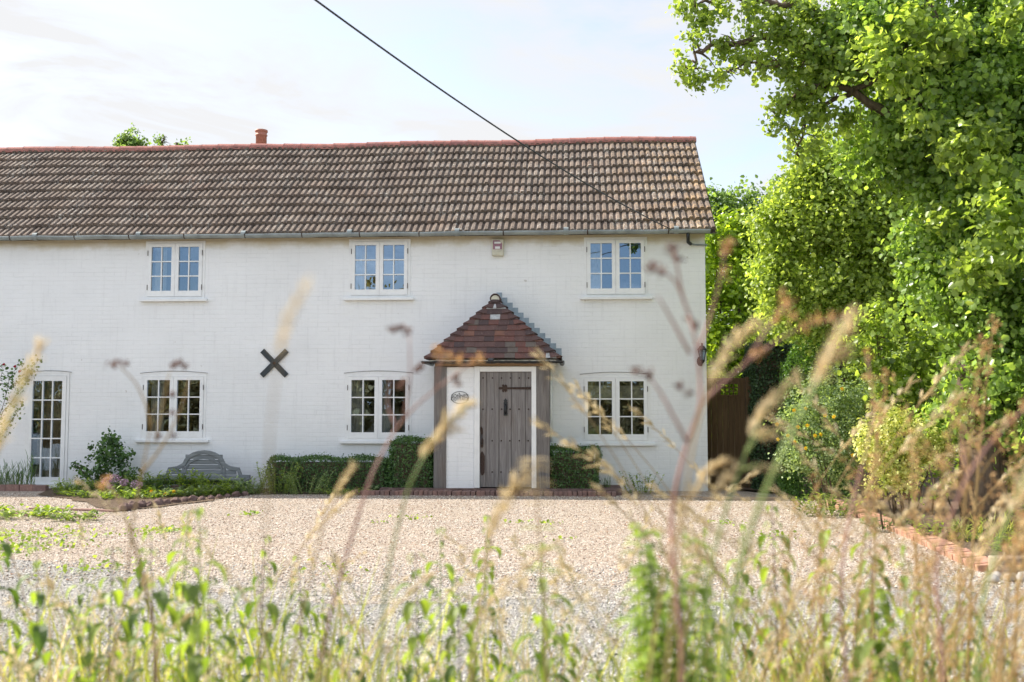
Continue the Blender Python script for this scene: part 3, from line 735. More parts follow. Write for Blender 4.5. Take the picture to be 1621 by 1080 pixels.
sp = MB(); sp.tube([(A(684.5), -.3, pz1 + .03), (A(684.5), -.3, 0.06)], .034, 10); sp.build('downpipe', M['black'], porch, smooth=True)
sp = MB(); sp.tube([(A(872.5, 650, -.1), -.04, pz1), (A(872.5, 650, -.1), -.04, P(871, 700, -.1).z)], .02, 8); sp.build('waste_pipe', M['paint'], porch, smooth=True)
# door frame and plank door
dx0, dx1, dz1 = A(759.5), A(841.5), P(800, 588.5, PY).z
fm = MB(); fm.box(A(750.6), dx0, PY - .022, PY + .06, SZ, P(800, 580.3, PY).z); fm.box(dx1, A(849), PY - .022, PY + .06, SZ, P(800, 580.3, PY).z)
fm.box(dx0, dx1, PY - .020, PY + .06, dz1, P(800, 580.3, PY).z - .002)
fd = empty('front_door', (0, 0, 0)); fd.parent = cottage
fm.build('door_frame', M['paint'], fd, bevel=.003)
pl = MB(); cuts = [759.5, 769.4, 789.8, 809.6, 832, 841.5]
for i in range(5): a, b = A(cuts[i]) + .003, A(cuts[i + 1]) - .003; pl.box(a, b, PY + .012 - .003 * (i % 2), PY + .05, SZ + .012, dz1 - .008, tint=i / 5)
pl.box(dx0, dx1, PY + .044, PY + .07, SZ + .01, dz1 - .002)
pl.build('door_planks', M['doorwood'], fd, bevel=.003)
for vz, us in ((598.5, (764.5, 779.5, 794, 808, 822, 836.5)), (648, (764.5, 779, 794, 807.5, 821.5, 836.5)), (698, (779, 793.5, 807, 822, 836)), (747.5, (779, 793, 807, 822, 836))):
    for uu in us:
        p = P(uu, vz, PY); m_ = MB(); m_.lathe([(.013, 0), (.012, .005), (.006, .010), (.001, .011)], n=8)
        m_.v = [(p.x + a, PY + .010 - c, p.z + b) for a, b, c in m_.v]; m_.build('stud', M['rust'], fd)
def ironpoly(name, pts, th=.007, mat='rust'):      # pts in photo px on the door
    m_ = MB(); q = [P(u, v, PY) for u, v in pts]; m_.prism([(p.x, p.z) for p in reversed(q)], PY + .001, PY + .014); return m_.build(name, M[mat], fd)
ironpoly('strap_hinge', [(841, 612.7), (841, 616.8), (803, 616.2), (802.5, 619.5), (800, 620.8), (798.5, 619), (797, 621), (794.5, 619.5), (795.5, 616.5), (791, 617), (789, 614.6), (791, 612.5), (795.5, 613), (794.5, 609.5), (797, 608.5), (798.5, 610.5), (800, 608.7), (802.5, 610), (803, 613.2)])
lp = [(797.2, 658), (797.2, 637.5), (798, 635.2), (796.8, 634), (798.6, 633), (800.2, 630.5), (801.8, 633), (803.6, 634), (802.4, 635.2), (803.3, 637.5), (803.3, 658)]
ironpoly('knocker_plate', lp, mat='black')
m_ = MB(); c = P(800.2, 640, PY); c2 = P(800.2, 655, PY); m_.tube([(c.x, PY - .012, c.z), (c.x, PY - .03, (c.z + c2.z) / 2), (c.x, PY - .014, c2.z)], [.012, .016, .02], 8); m_.build('knocker', M['black'], fd, smooth=True)
ironpoly('handle_plate', [(760.5, 682), (760, 677), (762, 675), (764, 679), (764.5, 685), (763, 692), (765.3, 697), (764.8, 707), (763, 710), (761, 707), (761.2, 697), (762, 692)])
m_ = MB(); c = P(762.8, 688, PY); c2 = P(762.8, 704, PY); m_.tube([(c.x, PY - .005, c.z), (c.x + .004, PY - .05, c.z - .03), (c.x + .004, PY - .05, c2.z + .03), (c.x, PY - .005, c2.z)], .007, 6); m_.build('handle', M['black'], fd, smooth=True)
ironpoly('escutcheon', [(760.5, 748), (760.3, 722), (760.8, 718), (763, 714), (765.5, 718), (767.3, 722), (767, 748), (765, 752), (762.5, 753)])

# ---- porch roof: hipped, in old clay tiles
def porch_roof():
    ex0, ex1 = P(672, 567, PY - .12).x, P(888, 567, PY - .12).x; ey = PY - .14
    ez = P(780, 568, ey).z; ay = -.30; az = P(783, 473, ay).z; ax = P(784, 470, ay).x
    r = random.Random(11)
    mb = MB()
    Wt = .165; rows = 11
    def slope_tiles(O, U, S, width_at, nrows, seed):
        """O eave corner centre, U unit along eave, S full vector eave->top; width_at(t)->(a,b) in metres along U"""
        L = S.length; g = L / nrows; sd = S.normalized(); nrm = U.cross(sd).normalized()
        if nrm.z < 0: nrm = -nrm
        rr = random.Random(seed)
        for k in range(nrows):
            a, b = width_at(k / nrows); a2, b2 = width_at((k + 1) / nrows)
            x = a - rr.random() * Wt; 
            while x < b:
                xa, xb = max(x, a) + .001, min(x + Wt, b) - .001; x += Wt
                if xb - xa < .01: continue
                cl = lambda q: min(max(q, a2), b2)
                l1, l2 = rr.uniform(-.003, .003), rr.uniform(-.003, .004); sl = rr.uniform(-.006, .004)
                bot = k * g + sl; top = (k + 1) * g + .02
                p = [O + U * xa + sd * bot + nrm * (.019 + l1), O + U * xb + sd * bot + nrm * (.019 + l2), O + U * cl(xb) + sd * top + nrm * .004, O + U * cl(xa) + sd * top + nrm * .004]
                q = [v - nrm * .018 for v in p]; t = rr.random()
                if k > nrows - 6 and k < nrows - 1 and abs((xa + xb) / 2) < .12 and rr.random() < .45: t = .97
                elif t > .93 and rr.random() < .5: t = .7
                mb.add(p + q, [(0, 1, 2, 3), (4, 5, 1, 0), (5, 6, 2, 1), (7, 4, 0, 3)], t)
    O = Vector(((ex0 + ex1) / 2, ey, ez)); hw = (ex1 - ex0) / 2
    apex = Vector((ax, ay, az)); S = apex - O; offx = ax - O.x
    Sf = Vector((0, S.y, S.z))
    slope_tiles(O, Vector((1, 0, 0)), Sf, lambda t: (-hw + (hw + offx) * t, hw - (hw - offx) * t), rows, 3)
    depth = -ey
    for side in (-1, 1):
        cx = ex0 if side < 0 else ex1
        O2 = Vector((cx, 0.0, ez)); S2 = Vector((ax - cx, 0, az - ez))
        U = Vector((0, -1, 0)); slope_tiles(O2, U, S2, lambda t: (0.0, depth + (-ay - depth) * t), rows, 5 + side)
    pr = mb.build('porch_roof', M['clay'], porch)
    # bonnet hip tiles
    hp = MB()
    for side in (-1, 1):
        e = Vector((ex0 if side < 0 else ex1, ey, ez)); Lh = apex - e; g = Lh / rows
        Ux = Vector((-side, 0, 0)); Uy = Vector((0, 1, 0)); up_ = Vector((0, 0, 1))
        nf = Vector((0, -.8, .6)); ns = Vector((side * .68, 0, .73)); nh = (nf + ns).normalized()
        for k in range(rows):
            t = .12 + r.random() * .6; vs = []
            for q_, wd, lf in ((k - .25, .165, .050), (k + 1.05, .075, .008)):
                h_ = e + g * q_; inner = e + g * (q_ + (.30 if q_ < k else .1))
                F_ = Vector((inner.x, inner.y, inner.z)) + Ux * wd + nf * (lf * .5); S_ = inner + Uy * wd + ns * (lf * .5); H_ = h_ + nh * (lf + .012)
                for j in range(7):
                    u_ = j / 6
                    p_ = F_ * (1 - u_) ** 2 + H_ * 2 * u_ * (1 - u_) + S_ * u_ ** 2
                    vs.append(p_ + nh * (.55 * lf * math.sin(math.pi * u_)))
            vs += [v - nh * .013 for v in vs]; m = 7
            fs = [(j, j + 1, m + j + 1, m + j) for j in range(6)] + [(j + 1, j, 2 * m + j, 2 * m + j + 1) for j in range(6)]
            hp.add(vs, fs, t)
    hp.build('hip_tiles', M['clay'], pr)
    rt = MB(); n = 12; rr_ = .088
    for ya, yb in ((ay - .05, ay + .16), (ay + .14, -.005)):
        vs = []
        for yy in (ya, yb):
            for j in range(n + 1): th = math.pi * (1.1 * j / n - .05); vs.append((ax - rr_ * math.cos(th), yy, az - .005 + rr_ * math.sin(th)))
            for j in range(n + 1): th = math.pi * (1.1 * j / n - .05); vs.append((ax - (rr_ - .014) * math.cos(th), yy, az - .005 + (rr_ - .014) * math.sin(th)))
        m = 2 * (n + 1); fs = [(j, j + 1, m + j + 1, m + j) for j in range(n)] + [(j, n + 1 + j, n + 2 + j, j + 1) for j in range(n)]
        rt.add(vs, fs, .6)
    rt.build('ridge_tile', M['clay'], pr)
    mo = MB(); mo.prism([(ax - .072 * math.cos(math.pi * j / 12), az - .02 + .075 * math.sin(math.pi * j / 12)) for j in range(13)][::-1], ay - .035, ay + .1)
    mo.build('mortar_fill', M['plastic'], pr)
    # stepped lead flashing on the wall, right and left
    fl = MB()
    for side in (1,):
        cx = ex0 if side < 0 else ex1; m = 12
        for k in range(m):
            t0, t1 = k / m, (k + 1) / m; xa = cx + (ax - cx) * t0; xb = cx + (ax - cx) * t1; za = ez + (az - ez) * t0; zb = ez + (az - ez) * t1
            q = [(xa, za - .03), (xb, zb - .03), (xb, zb + .135), (xa, zb + .135)]
            if side > 0: q = q[::-1]
            fl.prism(q, -.010 - .0007 * k, -.002)
    fl.build('step_flashing', M['lead'], pr)
    g = gutter(ex0 - .03, ex1 + .03, ey - .035, ez - .035, .042, M['black'], 'porch_gutter', porch, [P(779, 570, ey).x, P(862, 570, ey).x], 4)
    for side, cx in ((-1, ex0 - .01), (1, ex1 + .01)):
        sg = MB(); n = 8; vs = []
        for yy in (ey - .06, -.04):
            for k in range(n + 1): a = math.pi * k / n; vs.append((cx - .042 * math.cos(a), yy, ez - .035 - .042 * math.sin(a)))
        sg.add(vs, [(k, k + 1, n + 2 + k, n + 1 + k) for k in range(n)] + [tuple(range(n + 1))]); sg.build('side_gutter', M['gutter' if side < 0 else 'black'], porch, smooth=True)
porch_roof()
# brick step and kerb line in front of the cottage (soldier course)
def brick_row(name, pts, w, h, z0, label, cat='brick edging', bl=.075, mat='brick', tilt=0.0, seed=1, depth=.1):
    """soldier bricks laid side by side along the polyline"""
    mb = MB(); r = random.Random(seed)
    for i in range(len(pts) - 1):
        a, b = Vector(pts[i][:2]), Vector(pts[i + 1][:2]); L = (b - a).length; d = (b - a) / L; n = max(1, int(L / bl)); ang = math.atan2(d.y, d.x)
        for k in range(n):
            c = a + d * (k + .5) * L / n
            m4 = Matrix.Translation((c.x + r.uniform(-.005, .005), c.y + r.uniform(-.006, .006), z0 + r.uniform(-.006, .006))) @ Matrix.Rotation(ang + r.uniform(-.03, .03), 4, 'Z') @ Matrix.Rotation(tilt + r.uniform(-.02, .02), 4, 'X')
            mb.box(-L / n / 2 + .004, L / n / 2 - .004, -w / 2, w / 2, -depth, h, tint=r.random(), mat=m4)
    o = mb.build(name, M[mat], bevel=.006); return tag(o, label, cat)
brick_row('brick_step', [(P(560, 776, -1.0).x, -1.06), (P(975, 776, -1.0).x, -1.06)], .215, SZ - .03, 0, 'low red brick kerb running below the porch door and hedges')
pv = MB(); pv.box(P(600, 776, -1).x, P(985, 776, -1).x, -.95, -.002, -.03, SZ - .006); tag(pv.build('doorstep_slab', M['stone']), 'flat step slab under the oak front door', 'doorstep')
brick_row('brick_kerb', [(-10.5, -.62), (P(75, 780, -.62).x, -.62)], .11, .10, 0, 'dark brick kerb in front of the glazed door', bl=.22, seed=4)
brick_row('brick_kerb', [G(272, 782), G(312, 779)], .11, .13, 0, 'short brick kerb among the flowers below the bench', bl=.22, seed=5)
brick_row('sunken_bricks', [G(48, 806), G(150, 809), G(185, 811)], .10, .022, 0, 'upper of two sunken brick lines in the left gravel', bl=.22, seed=6)
brick_row('sunken_bricks', [G(14, 815), G(95, 818), G(150, 819)], .10, .022, 0, 'lower of two sunken brick lines in the left gravel', bl=.22, seed=7)
brick_row('tilted_brick_edging', [(3.66, -2.2), (3.62, -5.2), (3.55, -6.6), (P(1563, 900, -8.3).x, -8.35)], .19, .045, 0.02, 'orange brick edging of tilted bricks beside the right bed', mat='edge', tilt=.12, seed=8, depth=.06)
sl = MB(); xx = P(1566, 890, -8.4).x; sl.box(xx + .01, xx + 2.2, -8.52, -8.34, -.02, .14); tag(sl.build('stone_kerb', M['timber'], bevel=.012), 'pale timber sleeper at the corner of the right bed', 'sleeper')
bd = MB(); a = G(1036, 790); b = G(1215, 786.5); bd.tube([(a.x, a.y, .035), (a.x + .55, a.y + .05, .04), (P(1110, 787, -1.6).x, -1.7, .045)], .014, 6); bd.box(P(1110, 786, -1.6).x, P(1226, 786, -1.6).x, -1.76, -1.70, 0, .055)
tag(bd.build('edging_board', M['timber'], bevel=.004), 'thin pale edging board lying across the gate end of the drive', 'edging board')
st = MB(); r_ = random.Random(4)
# pebbles lying on the drive and road: nobody could count them
def pebbles(name, n, area, mats, smin, smax, seed, z=0.0, dens=None):
    rng = np.random.default_rng(seed)
    oc = np.array([(1, 0, 0), (0, 1, 0), (-1, 0, 0), (0, -1, 0), (0, 0, 1), (0, 0, -.6)], float)
    fc = np.array([(0, 1, 4), (1, 2, 4), (2, 3, 4), (3, 0, 4), (1, 0, 5), (2, 1, 5), (3, 2, 5), (0, 3, 5)])
    x = rng.uniform(area[0], area[1], n); y = area[2] + (area[3] - area[2]) * rng.uniform(0, 1, n) ** (dens or 1)
    ang = rng.uniform(0, 6.28, n); s = rng.uniform(smin, smax, n); ax = rng.uniform(.6, 1.3, (n, 3)); ax[:, 2] *= .7
    v = oc[None] * ax[:, None] * s[:, None, None] * rng.uniform(.75, 1.2, (n, 6, 1))
    c, sn = np.cos(ang)[:, None], np.sin(ang)[:, None]
    X = v[:, :, 0] * c - v[:, :, 1] * sn + x[:, None]; Y = v[:, :, 0] * sn + v[:, :, 1] * c + y[:, None]; Z = v[:, :, 2] + s[:, None] * .25 + z
    V = np.stack([X, Y, Z], -1).reshape(-1, 3); F = (fc[None] + (np.arange(n) * 6)[:, None, None]).reshape(-1, 3)
    me = bpy.data.meshes.new(name); me.vertices.add(len(V)); me.vertices.foreach_set('co', V.astype(np.float32).ravel())
    me.loops.add(F.size); me.loops.foreach_set('vertex_index', F.astype(np.int32).ravel()); me.polygons.add(len(F)); me.polygons.foreach_set('loop_start', (np.arange(len(F)) * 3).astype(np.int32))
    me.update(calc_edges=True); a = me.attributes.new('tint', 'FLOAT', 'POINT'); a.data.foreach_set('value', np.repeat(rng.uniform(0, 1, n), 6).astype(np.float32))
    me.materials.append(mats); o = bpy.data.objects.new(name, me); C.objects.link(o); o['kind'] = 'stuff'; return o
def m_pebble(name, stops):
    k = MT(name, (.5,) * 3, 0.85, 0.25); at = k.n('ShaderNodeAttribute', attribute_name='tint'); k.col(k.ramp(at.outputs['Fac'], stops, 'CONSTANT')); return k.m
M['peb'] = m_pebble('pebble', [(0, (.24, .18, .14)), (.12, (.44, .34, .27)), (.35, (.58, .48, .38)), (.6, (.70, .61, .50)), (.85, (.80, .76, .69)), (.95, (.46, .28, .19))])
M['pebg'] = m_pebble('grey_pebble', [(0, (.18, .17, .16)), (.15, (.36, .345, .32)), (.4, (.5, .475, .44)), (.7, (.62, .59, .55)), (.9, (.78, .75, .70))])
pebbles('gravel_stones', 60000, (-11, 3.55, -9.2, -1.1), M['peb'], .005, .013, 1)
pebbles('grey_gravel_stones', 26000, (-7, 5, -12.2, -8.2), M['pebg'], .004, .011, 2)
for i in range(9):
    p = (P(1580 + 12 * i, 905, -8.9).x + random.uniform(-.03, .03), -8.75 + random.uniform(-.12, .1)); m_ = MB(); m_.lathe([(.02, 0), (.045, .012), (.05, .03), (.035, .055), (.006, .066)], (p[0], p[1], -.005), 9)
    for q in range(len(m_.v)): v = m_.v[q]; m_.v[q] = (v[0] * 1.0 + random.uniform(-.006, .006), v[1] + random.uniform(-.006, .006), v[2])
    tag(m_.build('white_cobble', M['flint'], smooth=True), 'small pale cobble in the loose row along the sleeper', 'cobble', 'pale cobbles lying along the sleeper')

# ================================================================== THINGS ON THE WALL
m_ = MB()
c = P(434.5, 575, -.01); L = P(462, 575, 0).x - c.x
for k, a in enumerate((R(45), R(-45))):
    mt = Matrix.Translation((c.x, -.016 - .009 * k, c.z)) @ Matrix.Rotation(a, 4, 'Y'); m_.box(-L * 1.02, L * 1.02, -.006, .008, -.046, .046, mat=mt)
tie = tag(m_.build('wall_tie', M['tie'], bevel=.002), 'dark grey iron cross fixed flat on the white wall', 'wall tie')
b_ = MB(); b_.lathe([(.028, 0), (.026, .012), (.014, .02), (.003, .022)], n=6); b_.v = [(c.x + x, -.030 - z, c.z + y) for x, y, z in b_.v]; b_.build('bolt', M['rust'], tie)
# alarm box
x0, x1, z0, z1 = pxbox(779, 379.5, 797.5, 406)
al = empty('alarm_box', ((x0 + x1) / 2, 0, z0), 'weathered cream alarm box under the gutter', 'alarm box')
m_ = MB(); m_.box(x0, x1, -.07, -.001, z0, z1); m_.build('casing', M['plastic'], al, bevel=.012)
wz, hz = x1 - x0, z1 - z0
m_ = MB(); pts = [(x0 + .02, z0 + hz * .38), (x1 - .025, z0 + hz * .38), (x1 - .025, z0 + hz * .72), (x0 + wz * .66, z0 + hz * .92), (x0 + .02, z0 + hz * .92)]; m_.prism(pts, -.074, -.069); m_.build('badge', M['maroon'], al)
m_ = MB(); m_.box(x0 + wz * .22, x0 + wz * .76, -.0765, -.0735, z0 + hz * .72, z0 + hz * .83); m_.box(x0 + wz * .28, x0 + wz * .70, -.0765, -.0735, z0 + hz * .41, z0 + hz * .55); m_.build('label_strip', M['white'], al)
m_ = MB(); m_.lathe([(.033, 0), (.033, .008), (.024, .012), (.02, .010), (.002, .010)], n=16); m_.v = [((x0 + x1) / 2 + .002 + a, -.068 - c_, z0 + hz * .19 + b) for a, b, c_ in m_.v]; m_.build('sounder', M['plastic'], al, smooth=True)
# lantern
lx, lz = P(1111.5, 560, -.14).x, P(1111, 560, -.14).z
ln = empty('wall_lantern', (lx, 0, lz), 'small black coach lantern on the right corner of the wall', 'lantern')
def hexl(prof, n=6, rot=0.3):
    vs = []; fs = []
    for r, z in prof:
        for j in range(n): a = 2 * math.pi * j / n + rot; vs.append((lx + r * math.cos(a), -.14 + r * math.sin(a), lz + z))
    for i in range(len(prof) - 1):
        for j in range(n): fs.append((i * n + j, i * n + (j + 1) % n, (i + 1) * n + (j + 1) % n, (i + 1) * n + j))
    return vs, fs
m_ = MB(); m_.add(*hexl([(.085, .062), (.088, .072), (.06, .10), (.045, .125), (.02, .135), (.012, .15)])); m_.lathe([(.010, .145), (.018, .155), (.018, .168), (.004, .178)], (lx, -.14, lz), 8); m_.build('lantern_roof', M['black'], ln)
m_ = MB()
for j in range(6):
    a = 2 * math.pi * j / 6 + .3; m_.tube([(lx + .072 * math.cos(a), -.14 + .072 * math.sin(a), lz + .062), (lx + .042 * math.cos(a), -.14 + .042 * math.sin(a), lz - .10)], .006, 5)
m_.lathe([(.008, -.165), (.03, -.145), (.045, -.115), (.047, -.10)], (lx, -.14, lz), 8); m_.build('lantern_frame', M['black'], ln)
m_ = MB(); m_.add(*hexl([(.040, -.10), (.069, .062)])); m_.build('lantern_glass', M['glass'], ln)
m_ = MB(); m_.lathe([(.016, -.1), (.016, .02), (.004, .035)], (lx, -.14, lz), 8); m_.build('bulb', M['white'], ln)
m_ = MB(); m_.tube([(lx, -.14, lz - .15), (lx - .01, -.09, lz - .20), (lx - .015, -.03, lz - .17), (lx - .015, -.001, lz - .14)], .011, 6); m_.lathe([(.055, 0), (.05, .012), (.02, .018)], n=14)
nv = 14 * 3; m_.v[-nv:] = [(lx - .018 + a, -.001 - c_, lz - .12 + b * 1.5) for a, b, c_ in m_.v[-nv:]]; m_.build('bracket', M['black'], ln)
# oval name plate
pc = P(728, 629.5, PY); ow, oh = P(743.5, 629, PY).x - pc.x, P(728, 618.5, PY).z - pc.z
pq = empty('house_name_plate', (pc.x, PY, pc.z), 'oval white enamel name plate beside the oak door', 'name plate')
def oval(w, h, y0, y1, n=40): return MB().prism([(pc.x + w * math.cos(-2 * math.pi * j / n), pc.z + h * math.sin(-2 * math.pi * j / n)) for j in range(n)][::-1], y0, y1)
oval(ow, oh, PY - .002, PY + .013).build('plate_back', M['white'], pq)
oval(ow * .90, oh * .90, PY - .0045, PY - .0015).build('plate_ring', M['black'], pq)
oval(ow * .83, oh * .82, PY - .0065, PY - .004).build('plate_face', M['white'], pq)
def lettering(txt, size, x, y, z, mat, parent):
    cu = bpy.data.curves.new('lettering', 'FONT'); cu.body = txt; cu.size = size; cu.align_x = 'CENTER'; cu.align_y = 'CENTER'; cu.extrude = .001; cu.offset = .0010
    o = bpy.data.objects.new('lettering', cu); C.objects.link(o)
    dg = bpy.context.evaluated_depsgraph_get(); me = bpy.data.meshes.new_from_object(o.evaluated_get(dg)); bpy.data.objects.remove(o)
    me.transform(Matrix.Translation((x, y, z)) @ Matrix.Rotation(R(90), 4, 'X')); me.materials.clear(); me.materials.append(mat)
    o = bpy.data.objects.new('lettering', me); C.objects.link(o); o.parent = parent; fixloc(o, parent); return o
lettering('SONNET', oh * .62, pc.x, PY - .0085, pc.z + oh * .20, M['black'], pq)
lettering('COTTAGE', oh * .56, pc.x, PY - .0085, pc.z - oh * .25, M['black'], pq)
m_ = MB(); m_.prism([(pc.x - .025, pc.z + oh * .46), (pc.x + .003, pc.z + oh * .46), (pc.x - .008, pc.z + oh * .74)], PY - .0085, PY - .006)
for j in range(14):
    a = 2 * math.pi * j / 14; xx, zz = pc.x + ow * .68 * math.cos(a), pc.z + oh * .62 * math.sin(a)
    if abs(math.sin(a)) < .95: m_.prism([(xx - .006, zz), (xx, zz - .006), (xx + .006, zz), (xx, zz + .006)], PY - .0080, PY - .006)
m_.build('motif', M['tie'], pq)
# overhead cable from a pole off to the left front
cb = MB(); a = P(1062, 363, -.26); b = P(540, 0, -8.2); dirv = b - a; pts = []
for k in range(41):
    t = k / 40 * 1.35; p = a + dirv * t; p.z += -.55 * (t * (1.35 - t)) * 1.0 * .9; pts.append(p)
cb.tube(pts, .0095, 6); tag(cb.build('overhead_cable', M['black'], smooth=True), 'black overhead cable sloping down to the right end of the eaves', 'cable')
# carved bench back behind the flower bed
bc = P(318, 760, -.55); sx = (P(392, 760, -.55).x - P(244, 760, -.55).x) / 2
bn = empty('garden_bench', (bc.x, -.5, 0), 'silver grey wooden garden bench with arched scrolled back against the wall', 'bench')
zb = lambda v: P(318, v, -.45).z
def rail(pts, w, th, y=-.45):
    """a flat sawn rail following pts (x,z)"""
    m_ = MB(); P2 = [Vector((x, 0, z)) for x, z in pts]
    for i in range(len(P2)):
        d = (P2[min(i + 1, len(P2) - 1)] - P2[max(i - 1, 0)]).normalized(); n_ = Vector((-d.z, 0, d.x)) * w / 2
        for yy, q in ((y, P2[i] + n_), (y, P2[i] - n_), (y + th, P2[i] - n_), (y + th, P2[i] + n_)): m_.v.append((q.x, yy, q.z)); m_.tint.append(.5)
        if i: o_ = (i - 1) * 4; m_.f += [(o_ + k, o_ + (k + 1) % 4, o_ + 4 + (k + 1) % 4, o_ + 4 + k) for k in range(4)]
    m_.f += [(0, 3, 2, 1), tuple(range((len(P2) - 1) * 4, len(P2) * 4))]
    return m_
topz, shz, stz = zb(716), zb(740), zb(757)
prof_ = []
for k in range(13): a = math.pi * k / 12; prof_.append((bc.x - sx * .44 * math.cos(a), shz - .06 + (topz - shz + .06) * math.sin(a) ** .8))
rl = [(bc.x - sx * 1.0, stz + .02), (bc.x - sx * .80, stz + .03), (bc.x - sx * .74, shz - .03), (bc.x - sx * .56, shz - .01)] + prof_[1:-1] + [(bc.x + sx * .56, shz - .01), (bc.x + sx * .74, shz - .03), (bc.x + sx * .80, stz + .03), (bc.x + sx * 1.0, stz + .02)]
rail(rl, .065, .05).build('top_rail', M['bench'], bn, bevel=.006)
rail([(bc.x - sx * .40 * math.cos(math.pi * k / 12), shz - .10 + (topz - shz + .0) * math.sin(math.pi * k / 12) ** .8) for k in range(13)], .03, .04).build('inner_arch', M['bench'], bn)
for k in range(6):
    z = .10 + k * .085; w = sx * (.92 if z < stz - .02 else (.70 if z < shz - .05 else .40)); m_ = MB(); m_.box(bc.x - w, bc.x + w, -.435, -.415, z, z + .072); m_.build('back_slat', M['bench'], bn, bevel=.004)
for s_ in (-1, 1):
    m_ = MB(); m_.box(bc.x + s_ * sx * .44 - .02, bc.x + s_ * sx * .44 + .02, -.448, -.41, .0, shz); m_.build('upright', M['bench'], bn)
    ax_ = bc.x + s_ * sx * .98
    m_ = MB(); m_.tube([(ax_, -.40, stz - .02), (ax_, -.62, stz - .03), (ax_, -.80, stz - .05)], .032, 8); m_.tube([(ax_ - .05, -.82, stz - .06), (ax_ + .05, -.82, stz - .06)], .045, 12); m_.build('arm', M['bench'], bn, smooth=False)
    for yy in (-.42, -.80): m_ = MB(); m_.box(ax_ - .025, ax_ + .025, yy - .025, yy + .025, 0, stz - .05); m_.build('leg', M['bench'], bn)
m_ = MB()
for k in range(5): m_.box(bc.x - sx * .95, bc.x + sx * .95, -.82 + k * .08, -.76 + k * .08, .20, .222)
m_.build('seat', M['bench'], bn)

# gate in the side wall gap
gx0, gx1, gz1 = XR + .02, P(1181, 690, .35).x, P(1150, 598.5, .35).z
gt = empty('side_gate', ((gx0 + gx1) / 2, .35, 0), 'brown boarded garden gate with a small lattice window, beside the cottage corner', 'gate')
m_ = MB(); lx0, lx1, lz0, lz1 = P(1141, 625, .35).x, P(1168, 625, .35).x, P(1150, 625, .35).z, P(1150, 608, .35).z
nb = 7
for k in range(nb):
    a, b = gx0 + (gx1 - gx0) * k / nb + .002, gx0 + (gx1 - gx0) * (k + 1) / nb - .002
    segs = [(.03, gz1)] if b < lx0 or a > lx1 else [(.03, lz0), (lz1, gz1)]
    for c0, c1 in segs: m_.box(max(a, a), b, .352 - .002 * (k % 2), .374, c0, c1)
m_.build('boards', M['gate'], gt)
m_ = MB(); e = .03
m_.box(lx0 - .06, lx1 + .06, .335, .351, lz0 - e, lz0); m_.box(lx0 - .06, lx1 + .06, .335, .351, lz1, lz1 + e); m_.box(lx0 - .06, lx0 + .0, .335, .351, lz0, lz1); m_.box(lx1, lx1 + .06, .335, .351, lz0, lz1)
m_.build('lattice_frame', M['gate'], gt)
m_ = MB()
for k in range(1, 4): x = lx0 + (lx1 - lx0) * k / 4; m_.box(x - .008, x + .008, .346, .358, lz0, lz1)
for k in range(1, 3): z = lz0 + (lz1 - lz0) * k / 3; m_.box(lx0, lx1, .344, .356, z - .008, z + .008)
m_.build('lattice', M['gate'], gt)
m_ = MB(); m_.box(gx1 + .006, P(1195, 690, .35).x, .33, .43, 0, gz1 + .02); tag(m_.build('gate_post', M['gate'], bevel=.008), 'square brown gate post between the side gate and dark hedge', 'gate post')
m_ = MB(); m_.box(P(1195, 690, .35).x + .01, P(1270, 690, .35).x, .36, .39, 0, gz1 - .1); tag(m_.build('fence_panel', M['gate']), 'brown board fence panel half hidden by the dark hedge', 'fence')
# ================================================================== TREES AND BUSHES
def tree(name, label, cat, base, limbs, blobs, mat, size, cl, lv, crad, seed, six=True, bark='bark', trunk_n=9, up=.35, droop=.3, hollow=.55, group=None, width=1.0):
    rng = np.random.default_rng(seed); rr = random.Random(seed)
    t = empty(name, base, label, cat, group); tb = MB(); q0 = limb(tb, limbs[0][0], limbs[0][1], limbs[0][2], trunk_n, .05, rr); tr_ = tb.build('trunk', M[bark], t, smooth=True)
    for pts, r0, r1 in limbs[1:]:
        lb = MB(); q = limb(lb, pts, r0, r1, 6, .05, rr)
        # side twigs
        for k in range(2, len(q)):
            for _ in range(2):
                d = Vector((rr.uniform(-1, 1), rr.uniform(-1, 1), rr.uniform(-.6, .8))).normalized() * rr.uniform(.12, .32)
                lb.tube([q[k], q[k] + d * .5 + Vector((0, 0, .03)), q[k] + d], [r1 * .9 + .004, r1 * .5 + .003, .002], 4, cap=False)
        lb.build('branch', M[bark], tr_, smooth=True)
    p, o, tn = blob_points(blobs, cl, lv, crad, rng, hollow)
    leaf_mesh('crown', p, size, M[mat], t, o, up=up, six=six, rng=rng, droop=droop, tintbase=tn, width=width)
    return t
def B(lst, y, depth=1.0, sq=1.0): return [pxblob(u, v, r, y + (d if len(x) > 3 else 0), depth, sq) for x in lst for u, v, r, d in [(x + (0,))[:4] if len(x) == 3 else x]]
ty = -5.6
